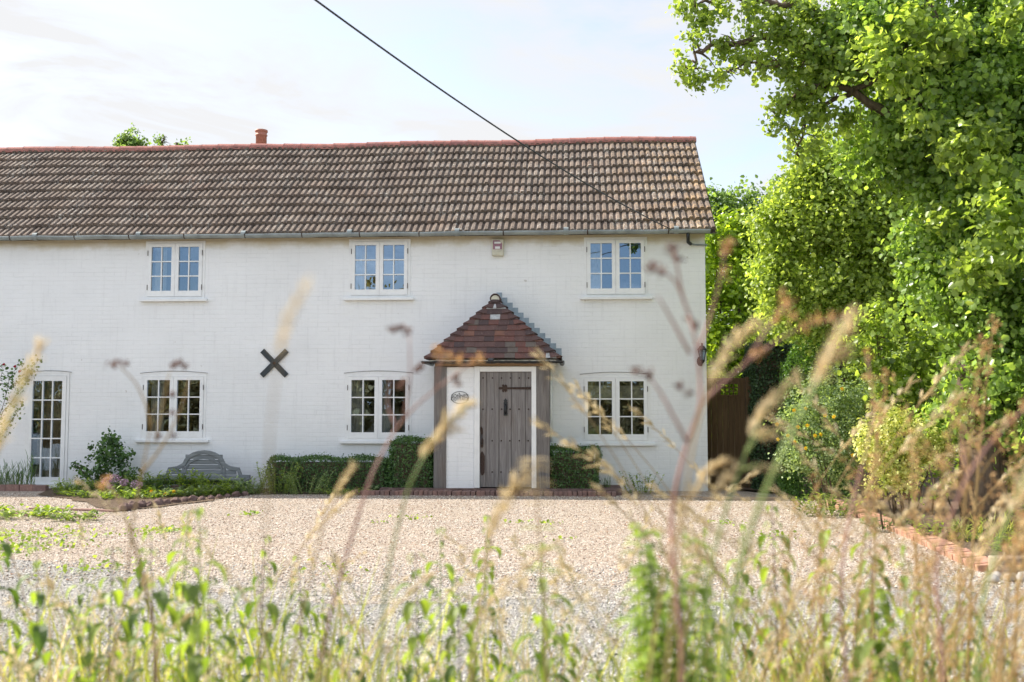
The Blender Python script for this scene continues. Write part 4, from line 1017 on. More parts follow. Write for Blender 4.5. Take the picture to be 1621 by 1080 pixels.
# the big ivy-clad tree at the right, reaching over the drive
tw = lambda u, v, y=ty: tuple(P(u, v, y))
mass = [(1400, 50, 85), (1490, 30, 95, .4), (1590, 50, 110, .2), (1350, 80, 60), (1430, 140, 85, .3), (1530, 150, 95), (1610, 180, 100, -.3), (1385, 215, 55, .5), (1450, 250, 80, .2), (1550, 290, 100, 0), (1490, 350, 75, .1), (1600, 390, 95, -.4), (1500, 440, 70, .1), (1570, 490, 85, -.2), (1630, 560, 90, -.3), (1560, 590, 70, 0), (1610, 670, 75, -.2), (1470, 400, 45, .2), (1655, 260, 80, -.5), (1700, 480, 110, -.2), (1700, 100, 140, 0), (1560, 690, 50, 0)]
over = [(1092, 8, 26), (1120, 28, 24), (1105, 60, 18), (1150, 20, 30), (1185, 45, 32), (1140, 75, 20), (1165, 95, 20), (1085, 105, 16), (1105, 125, 18), (1078, 85, 10), (1135, 118, 16), (1200, 95, 24), (1225, 40, 36), (1195, 8, 30), (1250, 80, 32), (1245, 120, 22), (1232, 165, 18), (1228, 195, 15), (1262, 165, 26), (1262, 210, 16), (1285, 130, 34), (1290, 180, 28), (1300, 70, 46), (1275, 20, 45), (1330, 30, 50), (1325, 120, 40), (1340, 180, 36), (1265, 255, 12), (1285, 235, 12)]
tree('ivy_clad_tree', 'tall ivy covered tree leaning over the drive at the right edge', 'tree', (P(1530, 700, ty).x, ty, 0),
     [([(P(1560, 700, ty).x, ty, 0), tw(1550, 600), tw(1535, 420), tw(1500, 240), tw(1470, 60), tw(1440, -120)], .26, .12),
      ([tw(1500, 200), tw(1400, 120), tw(1300, 80), tw(1200, 62), tw(1120, 70), tw(1090, 110)], .085, .012),
      ([tw(1480, 120), tw(1380, 40), tw(1260, 10), tw(1150, -10), tw(1100, 10)], .07, .012),
      ([tw(1505, 260), tw(1420, 190), tw(1330, 135), tw(1262, 150), tw(1230, 185)], .07, .010),
      ([tw(1400, 120), tw(1340, 150), tw(1280, 190), tw(1262, 245)], .04, .008),
      ([tw(1520, 330), tw(1570, 220), tw(1620, 120)], .08, .03),
      ([tw(1300, 80), tw(1250, 110), tw(1180, 100), tw(1140, 118)], .025, .006)],
     B(mass, ty, .9), 'ivy', .060, 62, 17, .125, 21, up=.2, droop=.9, hollow=.62, width=1.35)
ivt = bpy.data.objects['ivy_clad_tree']
p, o, tn = blob_points(B(over, ty, 1.0), 50, 15, .10, np.random.default_rng(5), .1)
leaf_mesh('overhanging_sprays', p, .056, M['spray'], ivt, o, up=.3, six=True, droop=.8, tintbase=tn, width=1.15)
p, o, tn = blob_points(B([(1420, 105, 50, -.9), (1380, 70, 34, -.9), (1500, 60, 40, -1.0), (1460, 195, 26, -.9), (1560, 235, 60, -1.1), (1590, 365, 60, -1.3), (1600, 25, 40, -1.1), (1480, 350, 30, -.8), (1500, 240, 22, -.9), (1440, 40, 34, -.9), (1540, 430, 30, -1.0)], ty, .5), 40, 16, .13, np.random.default_rng(6), .3)
leaf_mesh('sunlit_sprays', p, .070, M['spray'], ivt, o, up=.5, six=True, droop=.6, tintbase=tn, width=1.25)
# hazel in front of the end of the cottage
hy = -1.7
hz = [(1290, 235, 38), (1330, 275, 52), (1290, 300, 44), (1265, 330, 46), (1240, 318, 24), (1330, 350, 62), (1390, 330, 55), (1285, 385, 58), (1360, 420, 68), (1430, 410, 60), (1240, 370, 34), (1300, 450, 52), (1400, 480, 55), (1460, 480, 50), (1230, 440, 34), (1345, 500, 44), (1300, 268, 22), (1255, 290, 15), (1405, 250, 45), (1480, 300, 60), (1450, 540, 45), (1500, 560, 50), (1222, 346, 24), (1205, 345, 14), (1225, 410, 26), (1240, 455, 40), (1258, 300, 22), (1275, 500, 40), (1400, 340, 60), (1460, 360, 50)]
tree('hazel_tree', 'bright yellow green hazel tree behind the ivy covered tree', 'tree', (P(1400, 700, hy).x, hy, 0),
     [([(P(1420, 700, hy).x, hy, 0), P(1410, 600, hy), P(1385, 480, hy), P(1350, 350, hy)], .13, .05), ([P(1385, 480, hy), P(1320, 400, hy), P(1270, 330, hy)], .05, .012), ([P(1350, 350, hy), P(1310, 280, hy), P(1290, 230, hy)], .04, .01), ([P(1400, 540, hy), P(1450, 440, hy), P(1480, 330, hy)], .05, .015)],
     B(hz, hy, .9), 'hazel', .060, 50, 19, .19, 22, up=.55, droop=.5, hollow=.6, width=1.15)
# back trees and laurels beside the end of the cottage
by = 8.5
tree('garden_tree', 'grey green tree rising just beyond the roof end of the cottage', 'tree', (P(1170, 690, by).x, by, 0),
     [([(P(1180, 690, by).x, by, 0), P(1175, 500, by), P(1165, 380, by)], .14, .06), ([P(1175, 450, by), P(1140, 370, by), P(1130, 320, by)], .05, .015), ([P(1165, 400, by), P(1205, 350, by), P(1225, 325, by)], .05, .015)],
     B([(1140, 330, 34), (1128, 312, 18), (1165, 318, 26), (1160, 360, 40), (1195, 340, 30), (1220, 345, 34), (1200, 318, 14), (1145, 300, 9), (1235, 312, 20), (1110, 345, 25), (1245, 350, 35), (1180, 400, 50), (1232, 292, 10)], by, .8), 'far', .095, 15, 16, .2, 23, droop=.3, hollow=.45)
ly = 6.4
lau = [(1175, 348, 20), (1205, 362, 26), (1130, 372, 24), (1240, 360, 30), (1150, 400, 42), (1185, 385, 36), (1140, 450, 50), (1200, 440, 50), (1245, 430, 42), (1150, 510, 52), (1210, 500, 46), (1255, 490, 38), (1135, 570, 50), (1185, 570, 45), (1225, 560, 40), (1150, 365, 26), (1225, 385, 34), (1270, 400, 34), (1100, 420, 50), (1110, 520, 50), (1165, 625, 46), (1120, 630, 40), (1270, 540, 40)]
tree('laurel_bush', 'tall glossy laurel rising behind the side gate', 'shrub', (P(1180, 690, ly).x, ly, 0),
     [([(P(1180, 690, ly).x, ly, 0), P(1178, 560, ly), P(1170, 430, ly)], .08, .03), ([P(1178, 560, ly), P(1210, 480, ly), P(1240, 420, ly)], .04, .012), ([P(1178, 580, ly), P(1140, 500, ly), P(1135, 430, ly)], .04, .012)],
     B(lau, ly, .9), 'laurel', .125, 17, 11, .2, 24, up=.8, droop=.0, hollow=.6, width=.85)
def shrub(name, label, cat, blobs, mat, size, cl, lv, crad, seed, base_y, up=.5, droop=.2, hollow=.6, six=True, width=1.0, stems=6, group=None, stem='bark', flowers=None):
    rng = np.random.default_rng(seed); rr = random.Random(seed); cs = np.array([b[0] for b in blobs]); cx = float(cs[:, 0].mean())
    t = empty(name, (cx, base_y, 0), label, cat, group); mb = MB()
    for k in range(stems):
        b = blobs[rr.randrange(len(blobs))]; e = Vector(b[0]); s = Vector((cx + (e.x - cx) * .4 + rr.uniform(-.06, .06), base_y + rr.uniform(-.06, .06), 0)); limb(mb, [s, s.lerp(e, .5) + Vector((0, 0, .05)), e + Vector((0, 0, b[3] * .5))], .014, .005, 5, .015, rr)
    mb.build('stems', M[stem], t, smooth=True)
    p, o, tn = blob_points(blobs, cl, lv, crad, rng, hollow); p[:, 2] = np.maximum(p[:, 2], .02)
    leaf_mesh('foliage', p, size, M[mat], t, o, up=up, six=six, rng=rng, droop=droop, tintbase=tn, width=width)
    if flowers:
        for pos, s_, mt in flowers:
            f = MB(); pos = Vector(pos); n = 5; nrm = Vector((rr.uniform(-.5, .5), -1, rr.uniform(.1, .7))).normalized(); a1 = nrm.orthogonal().normalized(); a2 = nrm.cross(a1)
            for k in range(n):
                a = 2 * math.pi * k / n; d = a1 * math.cos(a) + a2 * math.sin(a); e = nrm.cross(d); f.add([pos, pos + d * s_ * .6 + e * s_ * .38 + nrm * s_ * .15, pos + d * s_ + nrm * s_ * .25, pos + d * s_ * .6 - e * s_ * .38 + nrm * s_ * .15], [(0, 1, 2, 3)], rr.random())
            f.lathe([(.15 * s_, 0), (.12 * s_, .2 * s_), (.02, .25 * s_)], pos, 6, .9); f.build('flower', M[mt], t)
    return t
hb = [(1262, 680, 34), (1300, 640, 40), (1345, 620, 42), (1285, 700, 38), (1330, 680, 46), (1375, 650, 40), (1268, 725, 30), (1320, 730, 36), (1380, 700, 36), (1250, 655, 16), (1400, 620, 36), (1290, 605, 22), (1430, 590, 40)]
fl = [(P(u, v, -3.55 - .1 * (i % 4)), .030, 'yellow') for i, (u, v) in enumerate([(1333, 616), (1275, 647), (1257, 650), (1396, 645), (1263, 676), (1278, 674), (1230, 672), (1306, 658), (1290, 690), (1247, 690), (1275, 710), (1350, 721), (1299, 688), (1258, 700), (1231, 696), (1320, 660)])]
shrub('flowering_shrub', 'grey green shrub dotted with yellow flowers in front of the hedge', 'shrub', B(hb, -3.2, .8), 'greybush', .038, 62, 20, .10, 31, -3.2, up=.6, flowers=fl, six=False)
shrub('variegated_shrub', 'golden variegated shrub at the edge of the right bed', 'shrub', B([(1385, 690, 30), (1420, 695, 34), (1455, 700, 32), (1395, 730, 32), (1440, 740, 34), (1375, 715, 20), (1480, 715, 26), (1400, 765, 22), (1410, 670, 18)], -5.4, .9), 'gold', .042, 75, 20, .075, 32, -5.4, up=.6, six=False, hollow=.7)
shrub('dark_leafy_shrub', 'dark green leafy shrub right of the golden one', 'shrub', B([(1500, 690, 40), (1530, 720, 40), (1480, 750, 36), (1550, 760, 34), (1460, 770, 24), (1600, 750, 40), (1510, 650, 34), (1640, 760, 40)], -5.0, .9), 'ivy', .055, 45, 15, .10, 33, -5.0, up=.5, droop=.5)
shrub('round_leaved_shrub', 'round leaved shrub climbing between the flowering shrub and ivy', 'shrub', B([(1400, 560, 42), (1440, 600, 44), (1360, 560, 30), (1480, 620, 44), (1420, 640, 34), (1385, 520, 34), (1500, 530, 40), (1460, 560, 34)], -3.9, .8), 'spray', .060, 38, 14, .12, 34, -3.9, up=.5, droop=.6, width=1.5)
def box_hedge(name, label, x0, x1, y0, y1, z0, z1, mat, size, dens, seed, round_=.0, cat='hedge', core=None):
    rng = np.random.default_rng(seed); t = empty(name, ((x0 + x1) / 2, (y0 + y1) / 2, 0), label, cat)
    A_ = [((x1 - x0) * (z1 - z0), 0), ((x1 - x0) * (y1 - y0), 1), ((y1 - y0) * (z1 - z0), 2), ((y1 - y0) * (z1 - z0), 3)]
    ps, os_ = [], []
    for a, k in A_:
        n = int(a * dens); u, v = rng.uniform(0, 1, n), rng.uniform(0, 1, n); dpt = rng.normal(.008, .022, n) - (rng.random(n) < .02) * rng.uniform(.02, .07, n)
        if k == 0: p = np.stack([x0 + (x1 - x0) * u, y0 + dpt, z0 + (z1 - z0) * v], -1); o = (0, -1, 0)
        elif k == 1: p = np.stack([x0 + (x1 - x0) * u, y0 + (y1 - y0) * v, z1 - dpt], -1); o = (0, 0, 1)
        elif k == 2: p = np.stack([x0 + dpt, y0 + (y1 - y0) * u, z0 + (z1 - z0) * v], -1); o = (-1, 0, 0)
        else: p = np.stack([x1 - dpt, y0 + (y1 - y0) * u, z0 + (z1 - z0) * v], -1); o = (1, 0, 0)
        ps.append(p); os_.append(np.tile(o, (n, 1)))
    p = np.vstack(ps); o = np.vstack(os_).astype(float); w = .022
    p += w * np.stack([np.sin(p[:, 2] * 9 + p[:, 0] * 6), np.sin(p[:, 0] * 7.3 + p[:, 2] * 11), np.sin(p[:, 0] * 8.1 + p[:, 1] * 5) * 1.0], -1)
    if round_:
        cx, cz = (x0 + x1) / 2, z0; hx, hh, hy_ = (x1 - x0) / 2, z1 - z0, (y1 - y0) / 2; cy = (y0 + y1) / 2
        q = (p - np.array([cx, cy, cz])) / np.array([hx, hy_, hh]); m = np.maximum(np.abs(q).max(1), 1e-6); nn = np.linalg.norm(q, axis=1); f = m / nn; q *= (1 - round_ + round_ * f)[:, None]; p = q * np.array([hx, hy_, hh]) + np.array([cx, cy, cz])
    leaf_mesh('foliage', p, size, M[mat], t, o, up=.4, six=False, rng=rng, sizev=.5)
    cb_ = MB(); i = .07
    if not round_: cb_.box(x0 + i, x1 - i, y0 + i, y1 - i, z0, z1 - i); cb_.build('woody_core', M['bark'], t)
    return t
xx = lambda u, y: P(u, 730, y).x
zz = lambda v, y: P(700, v, y).z
box_hedge('box_hedge', 'long low clipped box hedge under the middle window', xx(424, -.72), xx(613, -.72), -.72, -.22, 0, zz(727, -.72), 'box', .030, 4200, 41)
box_hedge('box_hedge', 'taller clipped box block touching the left porch post', xx(616, -.80), xx(684.5, -.80), -.80, -.12, 0, zz(697, -.80), 'box', .030, 4200, 42)
box_hedge('box_hedge', 'clipped box block right of the porch', xx(871.5, -.80), xx(947, -.80), -.80, -.15, 0, zz(711, -.80), 'box', .030, 4200, 43)
box_hedge('yew_hedge', 'dark shaded yew hedge beside the gate post', xx(1197, -.1), xx(1262, -.1), -.1, .9, 0, P(1225, 545, -.1).z, 'yew', .045, 2600, 44)
box_hedge('topiary_yew', 'rounded clipped green yew above the flowering shrub', xx(1245, -1.6), xx(1350, -1.6), -1.6, -.5, 0, P(1290, 520, -1.6).z, 'topiary', .035, 3600, 45, round_=.75, cat='topiary')
# treetops beyond the roof
for i, (u, v, bl, lab) in enumerate([(205, 205, [(203, 220, 10), (190, 225, 8), (210, 210, 6), (226, 226, 7), (200, 228, 10), (212, 230, 10)], 'taller of two treetops showing over the ridge left of the chimney pot'), (270, 215, [(262, 226, 6), (275, 229, 6), (255, 227, 5), (296, 228, 5), (286, 229, 5), (250, 222, 3)], 'lower yellowish treetop showing over the ridge near the chimney pot')]):
    fy = 16.0; b = P(u, 650, fy)
    tree('distant_tree', lab, 'tree', (b.x, fy, 0), [([(b.x, fy, 0), (b.x + .1, fy, 4), (b.x, fy, P(u, 226, fy).z)], .22, .05), ([(b.x, fy, 5), P(u - 12, 226, fy), P(u - 10, 216, fy)], .06, .015)], B(bl + [(u, 272, 32), (u - 20, 285, 30), (u + 20, 285, 30)], fy, .9), 'far', .11, 26, 16, .17, 51 + i, droop=.2, hollow=.3, six=False)
# hedgerow and trees across the lane behind the photographer (seen mirrored in the panes)
def hedgerow():
    rng = np.random.default_rng(9); rr = random.Random(9)
    for i in range(11):
        x = -26 + i * 4.9 + rr.uniform(-.8, .8); y = -31 + rr.uniform(-1, 1); h = rr.uniform(3.0, 3.9) if i not in (3, 4, 7) else rr.uniform(6.4, 8.4)
        bl = [((x + rr.uniform(-1.8, 1.8), y + rr.uniform(-.7, .7), h * q), 1.6 * (1.15 - q * .5), 1.1, .32 * h) for q in (.2, .3, .45, .6, .75) for _ in range(2)]
        tree('hedgerow_tree', ['leafy hedgerow tree across the lane', 'tall leafy hedgerow tree across the lane'][h > 5], 'tree', (x, y, 0), [([(x, y, 0), (x + .1, y, h * .5), (x, y, h * .8)], .16, .05), ([(x, y, h * .3), (x - .9, y, h * .55)], .05, .02)], bl, 'back', .24, 4.0, 12, .38, 60 + i, six=False, group='hedgerow across the lane', hollow=.4)
hedgerow()
# filler behind everything on the right
for i, (u, vt, yy, w, sd) in enumerate([(1250, 330, 10.5, 150, 71), (1480, 250, 7.5, 160, 72), (1330, 470, 4.6, 130, 73)]):
    b = P(u, 650, yy)
    tree('background_tree', ['broad shaded tree filling the gap beyond the gate', 'dark tree closing the view behind the ivy covered trunk', 'low shaded tree between the topiary and the hazel'][i], 'tree', (b.x, yy, 0), [([(b.x, yy, 0), P(u, 500, yy), P(u, vt + 80, yy)], .16, .05), ([P(u, 520, yy), P(u - 50, vt + 130, yy)], .05, .02)],
         B([(u + du, v, 55) for du in (-w * .7, -w * .25, w * .25, w * .7) for v in range(vt + 50, 700, 85)], yy, .7), 'hazel' if i else 'far', .11, 14, 15, .2, sd, droop=.3, hollow=.2, six=False)

# ================================================================== PLANTS ALONG THE COTTAGE
def bent_leaf(mb, base, d, L, w, droop=.6, n=4, tint=.5, fold=.15, twist=0):
    """one leaf blade curving downward from base"""
    d = Vector(d).normalized(); side = d.cross(Vector((0, 0, 1)))
    side = side.normalized() if side.length > .05 else Vector((1, 0, 0))
    if twist: side = (Matrix.Rotation(twist, 3, d) @ side)
    p = Vector(base); vs = []; st = L / n
    for i in range(n + 1):
        t = i / n; ww = w * (math.sin(math.pi * min(1, .12 + t * .95)) ** .8) if i < n else .0005
        up = side.cross(d)
        vs += [p - side * ww / 2 + up * ww * fold, p + up * 0, p + side * ww / 2 + up * ww * fold]
        d = (d + Vector((0, 0, -droop / n))).normalized(); p = p + d * st
    mb.add(vs, [(i * 3 + k, i * 3 + k + 1, i * 3 + k + 4, i * 3 + k + 3) for i in range(n) for k in (0, 1)], tint)
    return p
def leafy_clump(name, label, u, v, y, w, h, n, mat, seed, L=.12, lw=.02, droop=.8, cat='plant', up=.9, group=None, flowers=None, spread=1.0):
    rr = random.Random(seed); b = P(u, v, y); b.z = 0.01; t = empty(name, tuple(b), label, cat, group); mb = MB(); sm = MB()
    for k in range(n):
        a = rr.uniform(0, 6.28); r0 = w * math.sqrt(rr.random()) * .5; s = b + Vector((math.cos(a) * r0, math.sin(a) * r0 * .6, 0)); e = s + Vector((math.cos(a) * w * .25 * spread, math.sin(a) * w * .15, h * rr.uniform(.55, 1.05))); q = [s, s.lerp(e, .5) + Vector((0, 0, .02)), e]
        sm.tube(q, [.003, .0025, .0015], 4, cap=False, tint=.4); m = max(3, int(h / .035))
        for j in range(m):
            p = s.lerp(e, (j + rr.random()) / m); an = rr.uniform(0, 6.28); bent_leaf(mb, p, (math.cos(an), math.sin(an), up * rr.uniform(.4, 1.4)), L * rr.uniform(.6, 1.15), lw * rr.uniform(.7, 1.2), droop, 3, rr.random())
    sm.build('stems', M['green_stem'], t); mb.build('foliage', M[mat], t)
    for fu, fv, fr, fm in flowers or []:
        c = P(fu, fv, y - .22); rng = np.random.default_rng(int(fu)); d = rng.normal(size=(150, 3)); d /= np.linalg.norm(d, axis=1)[:, None]
        leaf_mesh('flower_head', np.array(c) + d * fr * 1.15 * rng.uniform(.6, 1, 150)[:, None] * np.array([1, 1, .8]), .026, M[fm], t, d, up=.2, rng=rng)
    return t
leafy_clump('spiky_plant', 'tall spiky green plant at the left edge of the glazed door', 28, 770, -.5, .34, .42, 26, 'box', 1, .13, .010, .2, up=2.2)
leafy_clump('spiky_plant', 'spiky green plant cut off by the left border of the photo', -6, 770, -.5, .30, .34, 22, 'box', 2, .13, .010, .2, up=2.2)
leafy_clump('spiky_plant', 'thin upright green plant against the panes of the glazed door', 48, 770, -.45, .12, .62, 7, 'box', 3, .12, .010, .2, up=2.2)
leafy_clump('lily_clump', 'bright green strappy clump right of the glazed door', 120, 778, -1.1, .55, .22, 46, 'lime', 4, .17, .017, .9)
leafy_clump('low_yellow_plant', 'low yellow green plant spilling over the left gravel', 135, 795, -1.7, .60, .10, 42, 'lime', 5, .08, .02, .6)
shrub('evergreen_shrub', 'dark evergreen shrub against the wall between glazed door and window', 'shrub', B([(170, 705, 20), (160, 735, 24), (185, 730, 24), (200, 755, 20), (150, 765, 22), (178, 695, 14), (215, 765, 10), (133, 742, 8), (120, 738, 5)], -.4, .8), 'box', .055, 60, 11, .07, 81, -.4, up=.5)
leafy_clump('pink_flower_clump', 'large pink flower heads over green leaves in the left bed', 190, 785, -1.25, .60, .18, 40, 'nettle', 6, .11, .05, .8, flowers=[(168, 762, .07, 'pink'), (182, 757, .08, 'pink'), (196, 764, .065, 'pink'), (176, 772, .06, 'pink')])
leafy_clump('pink_flower_clump', 'single pink flower head right of the larger pink group', 217, 787, -1.3, .30, .17, 20, 'nettle', 7, .11, .05, .8, flowers=[(216, 767, .085, 'pink')])
leafy_clump('fern_clump', 'green ferny clump in front of the bench back', 300, 775, -.95, .5, .36, 34, 'nettle', 8, .14, .03, .6)
leafy_clump('marigold_clump', 'low leafy plant with orange flowers by the stone edging', 255, 795, -1.6, .75, .10, 54, 'lime', 9, .075, .035, .5, flowers=[(240, 778, .018, 'yellow'), (262, 782, .018, 'yellow'), (275, 778, .016, 'yellow')])
leafy_clump('lime_leaf_clump', 'lime green leafy plant in the middle of the left bed', 210, 792, -1.6, .6, .14, 44, 'lime', 10, .09, .045, .5)
leafy_clump('strappy_clump', 'green strappy leaves left of the bench', 240, 778, -.85, .35, .30, 20, 'nettle', 11, .2, .025, .6)
leafy_clump('strappy_clump', 'yellow green strappy leaves right of the bench', 335, 780, -1.1, .45, .26, 26, 'lime', 12, .18, .02, .7)
leafy_clump('strappy_clump', 'short green leaves at the right end of the bench', 372, 778, -.9, .42, .22, 24, 'box', 13, .13, .025, .8)
leafy_clump('tall_weed_clump', 'tall weedy plants at the left end of the box hedge', 440, 776, -1.0, .55, .52, 34, 'nettle', 14, .09, .018, .7)
leafy_clump('tall_weed_clump', 'yellowish weeds in front of the box hedge', 485, 778, -1.05, .60, .36, 34, 'greybush', 15, .07, .016, .7)
leafy_clump('cabbage_seedling', 'small broad leaved seedling on the kerb before the hedge', 591, 770, -.86, .12, .10, 6, 'greybush', 16, .10, .07, .6)
leafy_clump('wall_weed', 'scrubby weed growing at the wall under the right window', 1018, 775, -.55, .55, .34, 24, 'nettle', 17, .07, .028, .6)
leafy_clump('grass_tuft', 'small grass tuft between the right hedge and wall weed', 962, 775, -.5, .12, .22, 9, 'box', 18, .16, .006, .4, up=2.5)
leafy_clump('ground_plant', 'green plant under the flowering shrub', 1310, 775, -3.9, .6, .30, 36, 'nettle', 19, .10, .035, .7)
leafy_clump('ground_plant', 'small green plant on the soil behind the orange edging', 1400, 800, -5.5, .4, .18, 26, 'box', 20, .08, .03, .7)
leafy_clump('ground_plant', 'leafy seedling in the soil near the sleeper', 1590, 840, -7.2, .4, .20, 26, 'nettle', 21, .09, .035, .7)
leafy_clump('ground_plant', 'yellow green plant between the golden shrub and trunk', 1500, 800, -6.4, .5, .22, 30, 'lime', 22, .10, .03, .7)
leafy_clump('grass_tuft', 'tuft of grass on the soil at the foot of the ivy tree', 1560, 790, -6.6, .4, .25, 26, 'blade', 23, .18, .008, .6, up=2)
leafy_clump('ground_plant', 'broad leafed plant spreading at the near left bed corner', 40, 835, -4.6, .9, .12, 60, 'lime', 24, .10, .05, .5)
leafy_clump('ground_plant', 'low green rosette on the gravel left of centre', 118, 838, -5.0, .5, .10, 36, 'nettle', 25, .09, .04, .5)
for i, (u, v, y_, w_, h_, mt_) in enumerate([(150, 800, -1.9, .5, .12, 'nettle'), (185, 803, -2.1, .5, .10, 'lime'), (232, 800, -1.95, .5, .11, 'nettle'), (290, 794, -1.6, .5, .13, 'greybush'), (320, 790, -1.5, .45, .16, 'nettle'), (350, 786, -1.35, .4, .18, 'nettle'), (110, 788, -1.35, .5, .16, 'nettle'), (205, 778, -1.0, .5, .30, 'nettle'), (265, 778, -1.0, .5, .24, 'box'), (395, 782, -1.1, .4, .26, 'greybush'), (540, 782, -1.15, .5, .10, 'nettle')]):
    leafy_clump('bed_plant', 'low leafy plant filling the left flower bed', u, v, y_, w_, h_, 40, mt_, 130 + i, .085, .034, .6, group='low plants filling the flower bed')
# climbing rose at the left edge
rs = empty('climbing_rose', tuple(P(-20, 770, -.6)), 'climbing rose with three red flowers at the left edge', 'rose'); rm = MB(); rr = random.Random(3); pts_ = []
for q in ([(-25, 775), (-15, 700), (5, 640), (15, 600), (30, 575)], [(-20, 720), (5, 650), (35, 615), (62, 568)], [(-30, 690), (0, 690), (20, 665), (35, 640)], [(-20, 640), (0, 600), (5, 580)], [(-20, 600), (15, 612), (40, 600), (45, 585)]):
    lq = limb(rm, [P(u, v, -.6 + rr.uniform(-.1, .1)) for u, v in q], .008, .002, 5, .012, rr); pts_ += lq[3:]
rm.build('stems', M['purple_stem'], rs)
cl_ = np.vstack([np.array(p) + np.random.default_rng(i).normal(size=(9, 3)) * .045 for i, p in enumerate(pts_)])
leaf_mesh('foliage', cl_, .045, M['box'], rs, None, up=.4, six=True, width=1.1)
for u, v in ((24, 580), (6, 577), (31, 588)):
    c = P(u, v, -.62); rng = np.random.default_rng(u); d = rng.normal(size=(36, 3)); d /= np.linalg.norm(d, axis=1)[:, None]; leaf_mesh('rose_flower', np.array(c) + d * .016, .026, M['red'], rs, d, rng=rng)
# stone lumps edging the left bed
for i in range(15):
    t = i / 14; g = G(196 + (388 - 196) * t, 809 - 24 * t ** .8); r_ = random.uniform(.05, .085) * (1.1 - .3 * t); rg_ = random.Random(i)
    m_ = MB(); m_.lathe([(r_ * .8, -.02), (r_ * 1.05, .02), (r_ * .95, r_ * .8), (r_ * .5, r_ * 1.2), (.01, r_ * 1.25)], (g.x, g.y, 0), 7)
    m_.v = [(a + rg_.uniform(-.2, .2) * r_, b + rg_.uniform(-.2, .2) * r_, c_ + rg_.uniform(-.1, .1) * r_) for a, b, c_ in m_.v]
    tag(m_.build('edging_stone', M['stone'], bevel=.006), 'dark reddish stone in the low row edging the left bed', 'edging stone', 'stones edging the left flower bed')
# small weeds in the gravel
rng = np.random.default_rng(12); wp = []
for u, v, s_, n in [(250, 840, .25, 60), (265, 843, .2, 50), (395, 815, .2, 30), (600, 828, .15, 10), (815, 828, .18, 14), (870, 830, .22, 16), (885, 856, .12, 8), (780, 871, .15, 10), (60, 850, .9, 260), (20, 870, .6, 150), (1150, 830, .2, 24), (1220, 850, .3, 30), (530, 900, .4, 30), (640, 820, .3, 24), (160, 900, .5, 50)]:
    g = G(u, v); q = rng.normal(size=(n, 3)) * np.array([s_ * .5, s_ * .5, .008]) + np.array([g.x, g.y, .022]); q[:, 2] = np.maximum(q[:, 2], .012); wp.append(q)
wp = np.vstack(wp); leaf_mesh('gravel_weeds', wp, .045, M['lime'], None, None, up=1.2, kind='stuff', rng=rng)

# ================================================================== WEEDS ON THE VERGE
ZV = .14
def nettle(name, h, seed, label, group, loc):
    rr = random.Random(seed); t = empty(name, loc, label, 'nettle', group); sm = MB(); mb = MB(); b = Vector(loc)
    tip = b + Vector((rr.uniform(-.05, .05), rr.uniform(-.05, .05), h)); mid = b.lerp(tip, .5) + Vector((rr.uniform(-.02, .02), 0, 0)); f = lambda t_: (b * (1 - t_) ** 2 + mid * 2 * t_ * (1 - t_) + tip * t_ ** 2)
    sm.tube([f(k / 8) for k in range(9)], [.0042 - .003 * k / 8 for k in range(9)], 5, tint=.5)
    n = int(h / .043); a0 = rr.uniform(0, 3.14)
    for k in range(2, n + 1):
        t_ = k / (n + .2); p = f(t_); a = a0 + (k % 2) * 1.57 + rr.uniform(-.3, .3); sz = (.55 + .6 * math.sin(math.pi * min(1, t_ * .95) ** 1.6)) * .074 * rr.uniform(.6, 1.2)
        if t_ > .9: sz *= .6
        for s_ in (0, 3.14):
            if rr.random() < .08: continue
            d = Vector((math.cos(a + s_), math.sin(a + s_), .55)); q = p + d.normalized() * sz * .28; sm.tube([p, q], [.0013, .001], 4, cap=False)
            bent_leaf(mb, q, d, sz, sz * .42, rr.uniform(2.2, 4.2), 6, rr.random(), .22)
            if t_ > .45 and rr.random() < .75:
                for _ in range(2): bent_leaf(mb, p, (math.cos(a + s_ + rr.uniform(-1, 1)), math.sin(a + s_ + rr.uniform(-1, 1)), .3), rr.uniform(.02, .05), .005, 2.5, 3, 1.0)
    sm.build('stem', M['purple_stem' if seed % 3 else 'green_stem'], t, smooth=True); mb.build('leaves', M['nettle'], t); return t
def seedhead(mb, pts, L=.016, w=.005, per=10, spread=.5, rr=random, wid=1.0):
    for i in range(len(pts) - 1):
        a, b = Vector(pts[i]), Vector(pts[i + 1]); d = (b - a).normalized()
        for k in range(per):
            p = a.lerp(b, rr.random()); off = Vector((rr.uniform(-1, 1), rr.uniform(-1, 1), rr.uniform(-1, 1))) * spread
            bent_leaf(mb, p + off * L * .4 * wid, d + off, L * rr.uniform(.7, 1.3), w, .25, 2, rr.random(), .3)
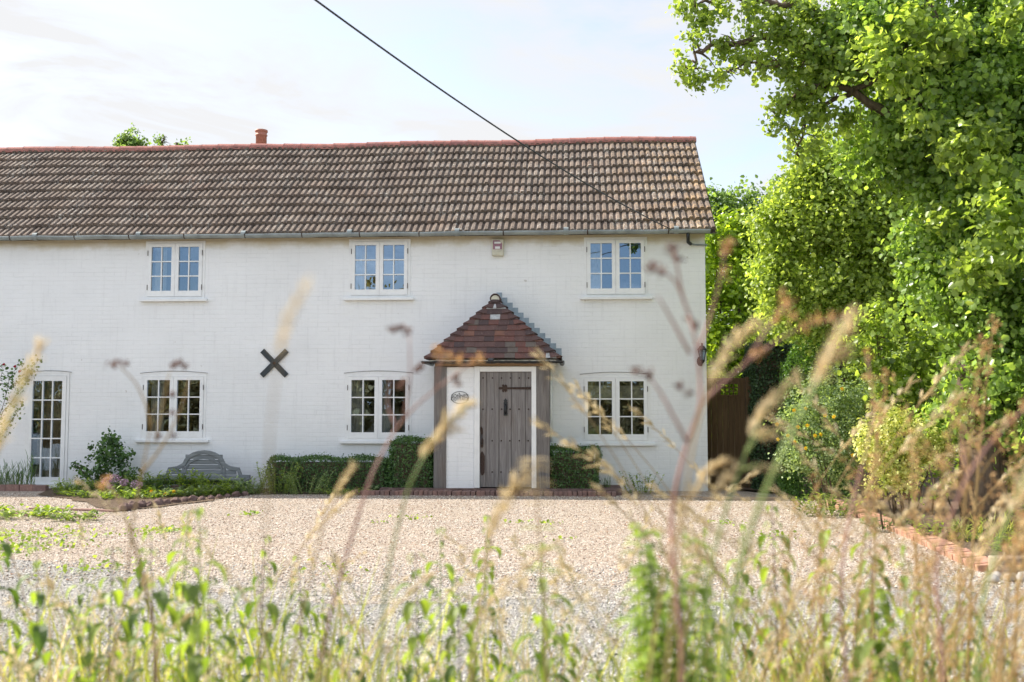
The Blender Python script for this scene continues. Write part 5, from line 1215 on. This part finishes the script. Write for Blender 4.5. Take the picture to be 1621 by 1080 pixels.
def grass_stalk(name, h, seed, label, group, loc, mat='straw', stem='tan_stem', lean=.25, hl=.20, spread=.45, cat='grass stalk'):
    rr = random.Random(seed); t = empty(name, loc, label, cat, group); b = Vector(loc); sm = MB(); hm = MB(); a = rr.uniform(0, 6.28); a = 0 if rr.random() < .6 else a
    f = lambda q: b + Vector((math.cos(a) * lean * h * q ** 2.2, math.sin(a) * lean * h * q ** 2.2, h * (q - .12 * lean * q ** 4)))
    ps = [f(k / 14) for k in range(15)]; sm.tube(ps, [.0021 - .0014 * k / 14 for k in range(15)], 5, tint=.5)
    bent_leaf(sm, f(.3), (math.cos(a + 1), math.sin(a + 1), 2), .22, .006, 1.6, 5, .4); bent_leaf(sm, f(.15), (math.cos(a + 4), math.sin(a + 4), 2), .2, .006, 1.4, 5, .4)
    m = max(3, int(15 * hl / h * 1.2)); seedhead(hm, ps[-m:], .022, .0065, int(44 / m) + 4, spread, rr)
    sm.build('stem', M[stem], t); hm.build('seed_head', M[mat], t); return t
def dock(name, h, seed, label, group, loc, mat='rusty', stem='tan_stem'):
    rr = random.Random(seed); t = empty(name, loc, label, 'dock', group); b = Vector(loc); sm = MB(); c = []
    f = lambda q: b + Vector((.10 * h * q * q, 0, h * q)); sm.tube([f(k / 8) for k in range(9)], [.0045 - .0032 * k / 8 for k in range(9)], 6)
    for k in range(9):
        q = .42 + .055 * k; p = f(q); a = rr.uniform(0, 6.28); L = rr.uniform(.10, .26) * (1.25 - q); e = p + Vector((math.cos(a) * L * .8, math.sin(a) * L * .8, L * 1.1)); sm.tube([p, p.lerp(e, .5) + Vector((0, 0, .01)), e], [.002, .0015, .0008], 4, cap=False)
        for j in range(int(L / .018)): c.append((p.lerp(e, .2 + .8 * rr.random()), .010))
    for j in range(26): c.append((f(.72 + .28 * rr.random()), .011))
    rng = np.random.default_rng(seed); pts = np.vstack([np.array(p) + rng.normal(size=(5, 3)) * s_ * .8 for p, s_ in c])
    sm.build('stem', M[stem], t); leaf_mesh('seed_sprays', pts, .007, M[mat], t, None, rng=rng, up=0); return t
# a bed of grass blades at the feet of the taller weeds
def blades(n, seed, name, mat):
    rr = random.Random(seed); mb = MB()
    cs = [(rr.uniform(-2.6, 2.4), rr.uniform(-14.9, -13.0)) for _ in range(130)]
    for _ in range(n):
        c = rr.choice(cs); x = c[0] + rr.gauss(0, .09); y = c[1] + rr.gauss(0, .09); a = rr.uniform(0, 6.28); L = rr.uniform(.25, .78)
        bent_leaf(mb, (x, y, ZV - .03), (math.cos(a) * .3, math.sin(a) * .3, 1), L, rr.uniform(.004, .010), rr.uniform(.3, 1.6), 6, rr.random(), .25)
    o = mb.build(name, M[mat]); o['kind'] = 'stuff'
blades(1900, 5, 'verge_grass', 'blade'); blades(1100, 6, 'dry_verge_grass', 'straw')
rr = random.Random(77)
def spot(u, d): p = P(u, 900, -D + d); return (p.x, -D + d, ZV - .01)
ngrp, ggrp, dgrp, pgrp = 'nettles along the verge', 'dry grass stalks on the verge', 'brown seeded docks at the right of the verge', 'green grass stalks on the verge'
N_ = [nettle('nettle', h, 3 + i, 'blurred green nettle standing in the foreground verge', ngrp, spot(u, d)) for i, (h, u, d) in enumerate([(.98, 330, 2.3), (.86, 85, 2.6), (.80, 165, 2.9), (.90, 275, 3.0), (.94, 1230, 2.9), (.88, 1400, 3.1)])]
for u, d, s_ in [(158, 2.5, .84), (262, 2.8, .92), (345, 2.7, .95), (405, 3.0, .88), (440, 2.4, .86), (490, 3.2, .86), (20, 2.3, .80), (-30, 2.8, .98), (120, 3.3, .84), (210, 3.4, .78), (560, 2.8, .76), (620, 3.2, .74), (672, 2.5, .83), (700, 3.1, .86), (740, 2.7, .80), (760, 3.4, .80), (810, 2.9, .66), (858, 2.4, .92), (880, 3.1, .72), (925, 2.6, .64), (960, 3.3, .70), (1010, 2.9, .70), (1130, 2.7, .84), (1165, 3.2, .80), (1205, 2.5, .82), (1250, 3.0, .84), (1300, 3.3, .88), (1350, 2.6, .88), (1395, 3.0, .92), (1430, 2.7, .88), (1470, 3.3, .74), (1540, 2.9, .74), (1590, 2.5, .70), (1640, 3.0, .80), (300, 3.4, .66), (380, 3.3, .64), (520, 3.5, .62), (590, 2.6, .58), (1080, 3.4, .66), (40, 3.5, .60), (650, 3.5, .6), (900, 3.5, .58), (1330, 3.5, .7), (1410, 2.3, .82)]:
    copy_tree(rr.choice(N_), spot(u, d), rr.uniform(0, 6.28), s_ / .92 * rr.choice((1.0, .92, .80, .70)))
G_ = [grass_stalk('grass_stalk', h, 30 + i, 'dry pale grass stalk arching over the foreground verge', ggrp, spot(u, d), lean=ln) for i, (h, u, d, ln) in enumerate([(1.0, 520, 2.0, .45), (.95, 900, 2.2, .6), (1.1, 1290, 1.9, .35)])]
for _ in range(92):
    u = rr.choice([rr.uniform(-40, 1000), rr.uniform(1000, 1680), rr.uniform(1000, 1680)]); copy_tree(rr.choice(G_), spot(u, rr.uniform(2.0, 3.6)), rr.choice([0, 0, .4, -.4, 2.9, 3.4]), rr.uniform(.66, 1.02) * (1.08 if u > 1200 else .92))
for _ in range(44): copy_tree(rr.choice(G_), spot(rr.uniform(1130, 1690), rr.uniform(2.3, 3.6)), rr.choice([0, .3, -.3, 2.9, 3.4]), rr.uniform(1.0, 1.35))
for _ in range(5): copy_tree(rr.choice(G_), spot(rr.uniform(-40, 1120), rr.uniform(2.4, 3.4)), rr.choice([0, .3, -.3, 2.9, 3.4]), rr.uniform(1.0, 1.2))
F_ = [grass_stalk('meadow_stalk', h, 90 + i, 'fine green and straw grass stem in the foreground verge', pgrp, spot(u, d), mat='straw', stem='green_stem', lean=ln, hl=.11, spread=.8) for i, (h, u, d, ln) in enumerate([(.8, 100, 2.6, .3), (.75, 700, 2.8, .55), (.85, 1100, 2.9, .2)])]
for _ in range(70): copy_tree(rr.choice(F_), spot(rr.uniform(-60, 1680), rr.uniform(2.2, 3.9)), rr.uniform(0, 6.28), rr.uniform(.6, 1.05))
D_ = [dock('dock_stalk', h, 60 + i, 'rust brown dock stalk full of seed at the right', dgrp, spot(u, d)) for i, (h, u, d) in enumerate([(1.25, 1420, 2.0), (1.15, 1550, 2.2), (1.3, 1330, 2.6)])]
for u, d, s_ in [(1250, 2.6, .88), (1300, 2.4, .92), (1370, 2.5, 1.0), (1460, 2.6, 1.05), (1490, 2.3, 1.12), (1520, 2.9, 1.2), (1570, 2.3, 1.08), (1600, 2.5, 1.0), (1635, 2.3, 1.05), (1220, 2.8, .8), (1440, 2.8, .95)]:
    copy_tree(rr.choice(D_), spot(u, d), rr.uniform(0, 6.28), s_ * .93)
# ---- individual stalks that stand out
def hero(name, label, cat, d, stems, heads, mat_stem, rad=.0032):
    """stems: polylines in the photo at distance d; heads: (material, kind, polyline or point, size)"""
    p0 = P(*stems[0][0], -D + d); t = empty(name, (p0.x, p0.y, 0), label, cat); y = -D + d; rr = random.Random(int(p0.x * 1000)); j = lambda: y + rr.uniform(-.03, .03) * d
    for i, st_ in enumerate(stems):
        m_ = MB(); q = []; ps = [P(u, v, y + (.0 if k == 0 else rr.uniform(-.02, .02) * d)) for k, (u, v) in enumerate(st_)]
        for a, b in zip(ps, ps[1:]): q += [a.lerp(b, k / 3) for k in range(3)]
        q.append(ps[-1]); n = len(q)
        for k in range(1, n - 1): q[k] = (q[k - 1] + q[k] * 2 + q[k + 1]) / 4
        r0 = rad if i == 0 else rad * .62; m_.tube(q, [r0 * (1 - .6 * k / (n - 1)) for k in range(n)], 6); m_.build('stem', M[mat_stem], t, smooth=True)
    for mt, kind, pts, sz in heads:
        if kind == 'spike':
            ps = [P(u, v, y) for u, v in pts]; q = []
            for a, b in zip(ps, ps[1:]): q += [a.lerp(b, k / 3) for k in range(3)]
            q.append(ps[-1]); m_ = MB(); seedhead(m_, q, sz, sz * .32, 9, .55, rr, 1.0); m_.build('seed_head', M[mt], t)
        elif kind == 'pairs':
            m_ = MB(); ps = [P(u, v, y) for u, v in pts]
            for p in ps:
                for s_ in (-1, 1): bent_leaf(m_, p, (s_, rr.uniform(-.3, .3), .5), sz * rr.uniform(.8, 1.1), sz * .3, .9, 4, rr.random())
            m_.build('leaves', M[mt], t)
        else:
            rng = np.random.default_rng(int(abs(pts[0][0]) + pts[0][1])); cl = []
            for u, v in pts: c = np.array(P(u, v, y)); cl.append(c + rng.normal(size=(16, 3)) * sz * .36)
            leaf_mesh('seed_cluster', np.vstack(cl), .0075, M[mt], t, None, rng=rng, up=0)
    return t
hero('umbel_stalk', 'tall reddish branching stalk in front of the right end of the wall', 'stalk', 1.55,
     [[(1084, 1180), (1078, 1000), (1064, 880), (1062, 820), (1072, 760), (1088, 700), (1110, 640), (1108, 590), (1100, 530), (1078, 460), (1068, 400)], [(1104, 560), (1125, 500), (1142, 440), (1148, 395)], [(1110, 640), (1150, 600), (1200, 560), (1260, 520), (1340, 500)], [(1098, 520), (1070, 440), (1035, 424)], [(1180, 575), (1215, 520), (1245, 480)], [(1092, 560), (1060, 500), (1042, 470)], [(1088, 700), (1040, 610), (1020, 590)]],
     [('dark_seed', 'c', [(1066, 398), (1070, 410), (1060, 392)], .012), ('dark_seed', 'c', [(1035, 424), (1048, 428), (1028, 421)], .010), ('dark_seed', 'c', [(1090, 505), (1100, 515)], .008), ('dark_seed', 'c', [(1008, 586), (1022, 590), (1030, 596)], .011), ('rusty', 'c', [(1245, 480), (1252, 500), (1238, 470), (1225, 505)], .016), ('rusty', 'c', [(1290, 505), (1310, 500), (1340, 498), (1275, 515), (1200, 560)], .016), ('rusty', 'c', [(1150, 400), (1146, 430), (1152, 385)], .012), ('dark_seed', 'c', [(1090, 622), (1075, 612)], .008)], 'red_stem', .0042)
hero('umbel_stalk', 'reddish stalk leaning across the middle window towards the porch', 'stalk', 1.7,
     [[(490, 1200), (508, 1040), (530, 940), (560, 840), (590, 745), (625, 680), (660, 640), (705, 605), (748, 572)], [(640, 662), (650, 600), (648, 530)], [(690, 616), (695, 580), (700, 560)], [(628, 678), (612, 640), (618, 600)]],
     [('dark_seed', 'c', [(622, 520), (634, 519), (645, 523)], .009), ('dark_seed', 'c', [(637, 605), (634, 612)], .008), ('dark_seed', 'c', [(660, 585), (668, 578)], .008), ('dark_seed', 'c', [(722, 600), (728, 608)], .008), ('rusty', 'c', [(700, 560), (712, 566), (690, 556), (725, 570)], .016), ('rusty', 'c', [(748, 572), (760, 565)], .010)], 'red_stem', .0036)
hero('umbel_stalk', 'pair of tan stalks crossing in front of the left window', 'stalk', 1.9,
     [[(262, 1180), (248, 1060), (240, 970), (218, 880), (206, 840), (190, 790), (168, 765)], [(150, 1180), (180, 1030), (200, 940), (206, 850), (222, 760), (236, 690), (246, 640)], [(224, 750), (262, 700), (290, 640), (300, 600)], [(238, 680), (232, 640), (215, 605), (190, 580)], [(246, 700), (256, 650), (268, 590)]],
     [('dark_seed', 'c', [(178, 577), (188, 573), (198, 577)], .010), ('dark_seed', 'c', [(276, 578), (284, 575), (292, 580)], .009), ('dark_seed', 'c', [(273, 625), (272, 655), (275, 690), (250, 688)], .008), ('rusty', 'c', [(168, 760), (160, 770)], .012)], 'tan_stem', .0042)
hero('pale_grass_stalk', 'thick straw coloured grass head at the left edge before the rose', 'grass stalk', 1.25, [[(-60, 1200), (-40, 900), (-12, 730), (10, 670), (40, 600), (66, 548)]], [('straw', 'spike', [(-8, 720), (10, 670), (40, 600), (66, 548)], .016)], 'green_stem', .003)
hero('pale_grass_stalk', 'faint pale grass head just below the black iron cross', 'grass stalk', .85, [[(400, 1300), (418, 900), (428, 660), (446, 540), (486, 452)]], [('straw', 'spike', [(440, 560), (452, 510), (486, 452)], .008)], 'tan_stem', .0011)
hero('pale_grass_stalk', 'green stalk with straw coloured head left of the porch post', 'grass stalk', 1.5, [[(590, 1200), (610, 920), (630, 830), (650, 760), (690, 690), (742, 640)]], [('straw', 'spike', [(668, 725), (690, 690), (715, 662), (742, 640)], .018), ('straw', 'spike', [(690, 680), (722, 680)], .014)], 'green_stem', .0028)
hero('pale_grass_stalk', 'short stout pale grass head before the box hedge', 'grass stalk', 1.6, [[(440, 1200), (480, 950), (520, 800), (560, 742)]], [('straw', 'spike', [(528, 788), (560, 742)], .015)], 'tan_stem', .0024)
hero('pale_grass_stalk', 'whitish grass head in front of the oak door', 'grass stalk', 1.5, [[(730, 1200), (760, 960), (775, 850), (800, 790), (835, 742)]], [('straw', 'spike', [(775, 850), (800, 790), (835, 742)], .018), ('straw', 'spike', [(800, 795), (832, 768)], .014)], 'tan_stem', .0026)
hero('whorled_stalk', 'pale yellow whorled stalk before the right jamb of the door', 'stalk', 1.7, [[(868, 1200), (862, 960), (852, 820), (846, 722)]], [('straw', 'pairs', [(846, 728), (847, 745), (848, 762), (850, 782), (852, 800), (853, 770), (847, 736)], .034), ('lime', 'pairs', [(853, 838), (855, 870), (857, 905)], .04)], 'tan_stem', .0024)
hero('pale_grass_stalk', 'thick green stalk with tall pale plume in front of the gate', 'grass stalk', 1.2, [[(1120, 1250), (1170, 880), (1215, 770), (1250, 690), (1290, 610), (1342, 505)]], [('straw', 'spike', [(1290, 610), (1318, 560), (1345, 500)], .020), ('straw', 'spike', [(1310, 580), (1340, 560)], .016)], 'green_stem', .0038)
hero('pale_grass_stalk', 'arching stalk with several drooping pale spikelets before the gate', 'grass stalk', 1.5, [[(1090, 1200), (1130, 860), (1165, 760), (1190, 690), (1220, 640), (1262, 600)], [(1180, 720), (1200, 690), (1240, 680)], [(1172, 745), (1200, 735), (1225, 740)]], [('straw', 'spike', [(1190, 690), (1220, 640), (1262, 600)], .020), ('straw', 'spike', [(1195, 694), (1240, 680)], .017), ('straw', 'spike', [(1185, 738), (1228, 742)], .015)], 'green_stem', .0028)
hero('pale_grass_stalk', 'pale grass head against the laurel beside the lantern', 'grass stalk', 1.3, [[(1040, 1250), (1070, 900), (1100, 680), (1130, 590), (1160, 545), (1192, 512)]], [('straw', 'spike', [(1125, 605), (1160, 545), (1192, 512)], .017)], 'tan_stem', .0020)
hero('pale_grass_stalk', 'two pale grass heads crossing the foot of the right wall corner', 'grass stalk', 1.5, [[(1010, 1200), (1050, 900), (1085, 800), (1120, 745), (1148, 728)], [(1060, 1150), (1110, 850), (1130, 780), (1160, 745)]], [('straw', 'spike', [(1092, 790), (1120, 745), (1148, 728)], .015), ('straw', 'spike', [(1126, 790), (1160, 745)], .015)], 'tan_stem', .0022)
hero('bare_stalk', 'dusky pink bare stalk rising past the orange brick edging', 'stalk', 1.6, [[(1500, 1200), (1488, 1000), (1480, 900), (1500, 830), (1535, 745), (1575, 690), (1640, 630)], [(1530, 750), (1520, 690), (1540, 640)]], [('rusty', 'c', [(1575, 690), (1600, 660), (1540, 640), (1625, 640)], .014)], 'red_stem', .0032)
hero('bare_stalk', 'pale green bare stalk standing right of the sleeper corner', 'stalk', 1.5, [[(1540, 1200), (1548, 1040), (1558, 930), (1590, 830), (1630, 740)]], [('straw', 'spike', [(1600, 805), (1640, 720)], .018)], 'green_stem', .0034)
hero('bare_stalk', 'thin brown stalk at the right edge of the foreground', 'stalk', 1.7, [[(1575, 1200), (1578, 1030), (1586, 950), (1612, 860), (1640, 790)]], [('rusty', 'c', [(1612, 860), (1626, 820)], .012)], 'tan_stem', .0026)
hero('bare_stalk', 'dark reddish bare stalk standing on the gravel right of centre', 'stalk', 1.9, [[(1345, 1200), (1340, 1050), (1330, 960), (1334, 880), (1350, 790), (1372, 715), (1385, 640), (1372, 560)]], [('rusty', 'c', [(1385, 640), (1372, 560), (1378, 600)], .014)], 'red_stem', .0030)
# the bushy fleabane left of the tall reddish stalk
fb = empty('fleabane_plant', spot(1060, 2.1), 'bushy bright green weed in the foreground beneath the reddish stalk', 'weed'); sm = MB(); lm = MB(); rr2 = random.Random(8)
for k in range(22):
    top = P(rr2.uniform(995, 1140), rr2.uniform(830, 1000), -D + 2.1 + rr2.uniform(-.12, .12)); b = Vector(spot(1060, 2.1)) + Vector((rr2.uniform(-.05, .05), rr2.uniform(-.05, .05), 0)); m = [b, b.lerp(top, .5) + Vector((rr2.uniform(-.02, .02), 0, 0)), top]; sm.tube(m, [.003, .0022, .001], 5)
    L = (top - b).length
    for j in range(int(L / .017)):
        t_ = .25 + .75 * rr2.random(); p = b.lerp(top, t_); a = rr2.uniform(0, 6.28); bent_leaf(lm, p, (math.cos(a), math.sin(a), rr2.uniform(.4, 1.1)), rr2.uniform(.035, .075), .017, 1.4, 4, rr2.random())
sm.build('stem', M['green_stem'], fb, smooth=True); lm.build('leaves', M['lime'], fb)
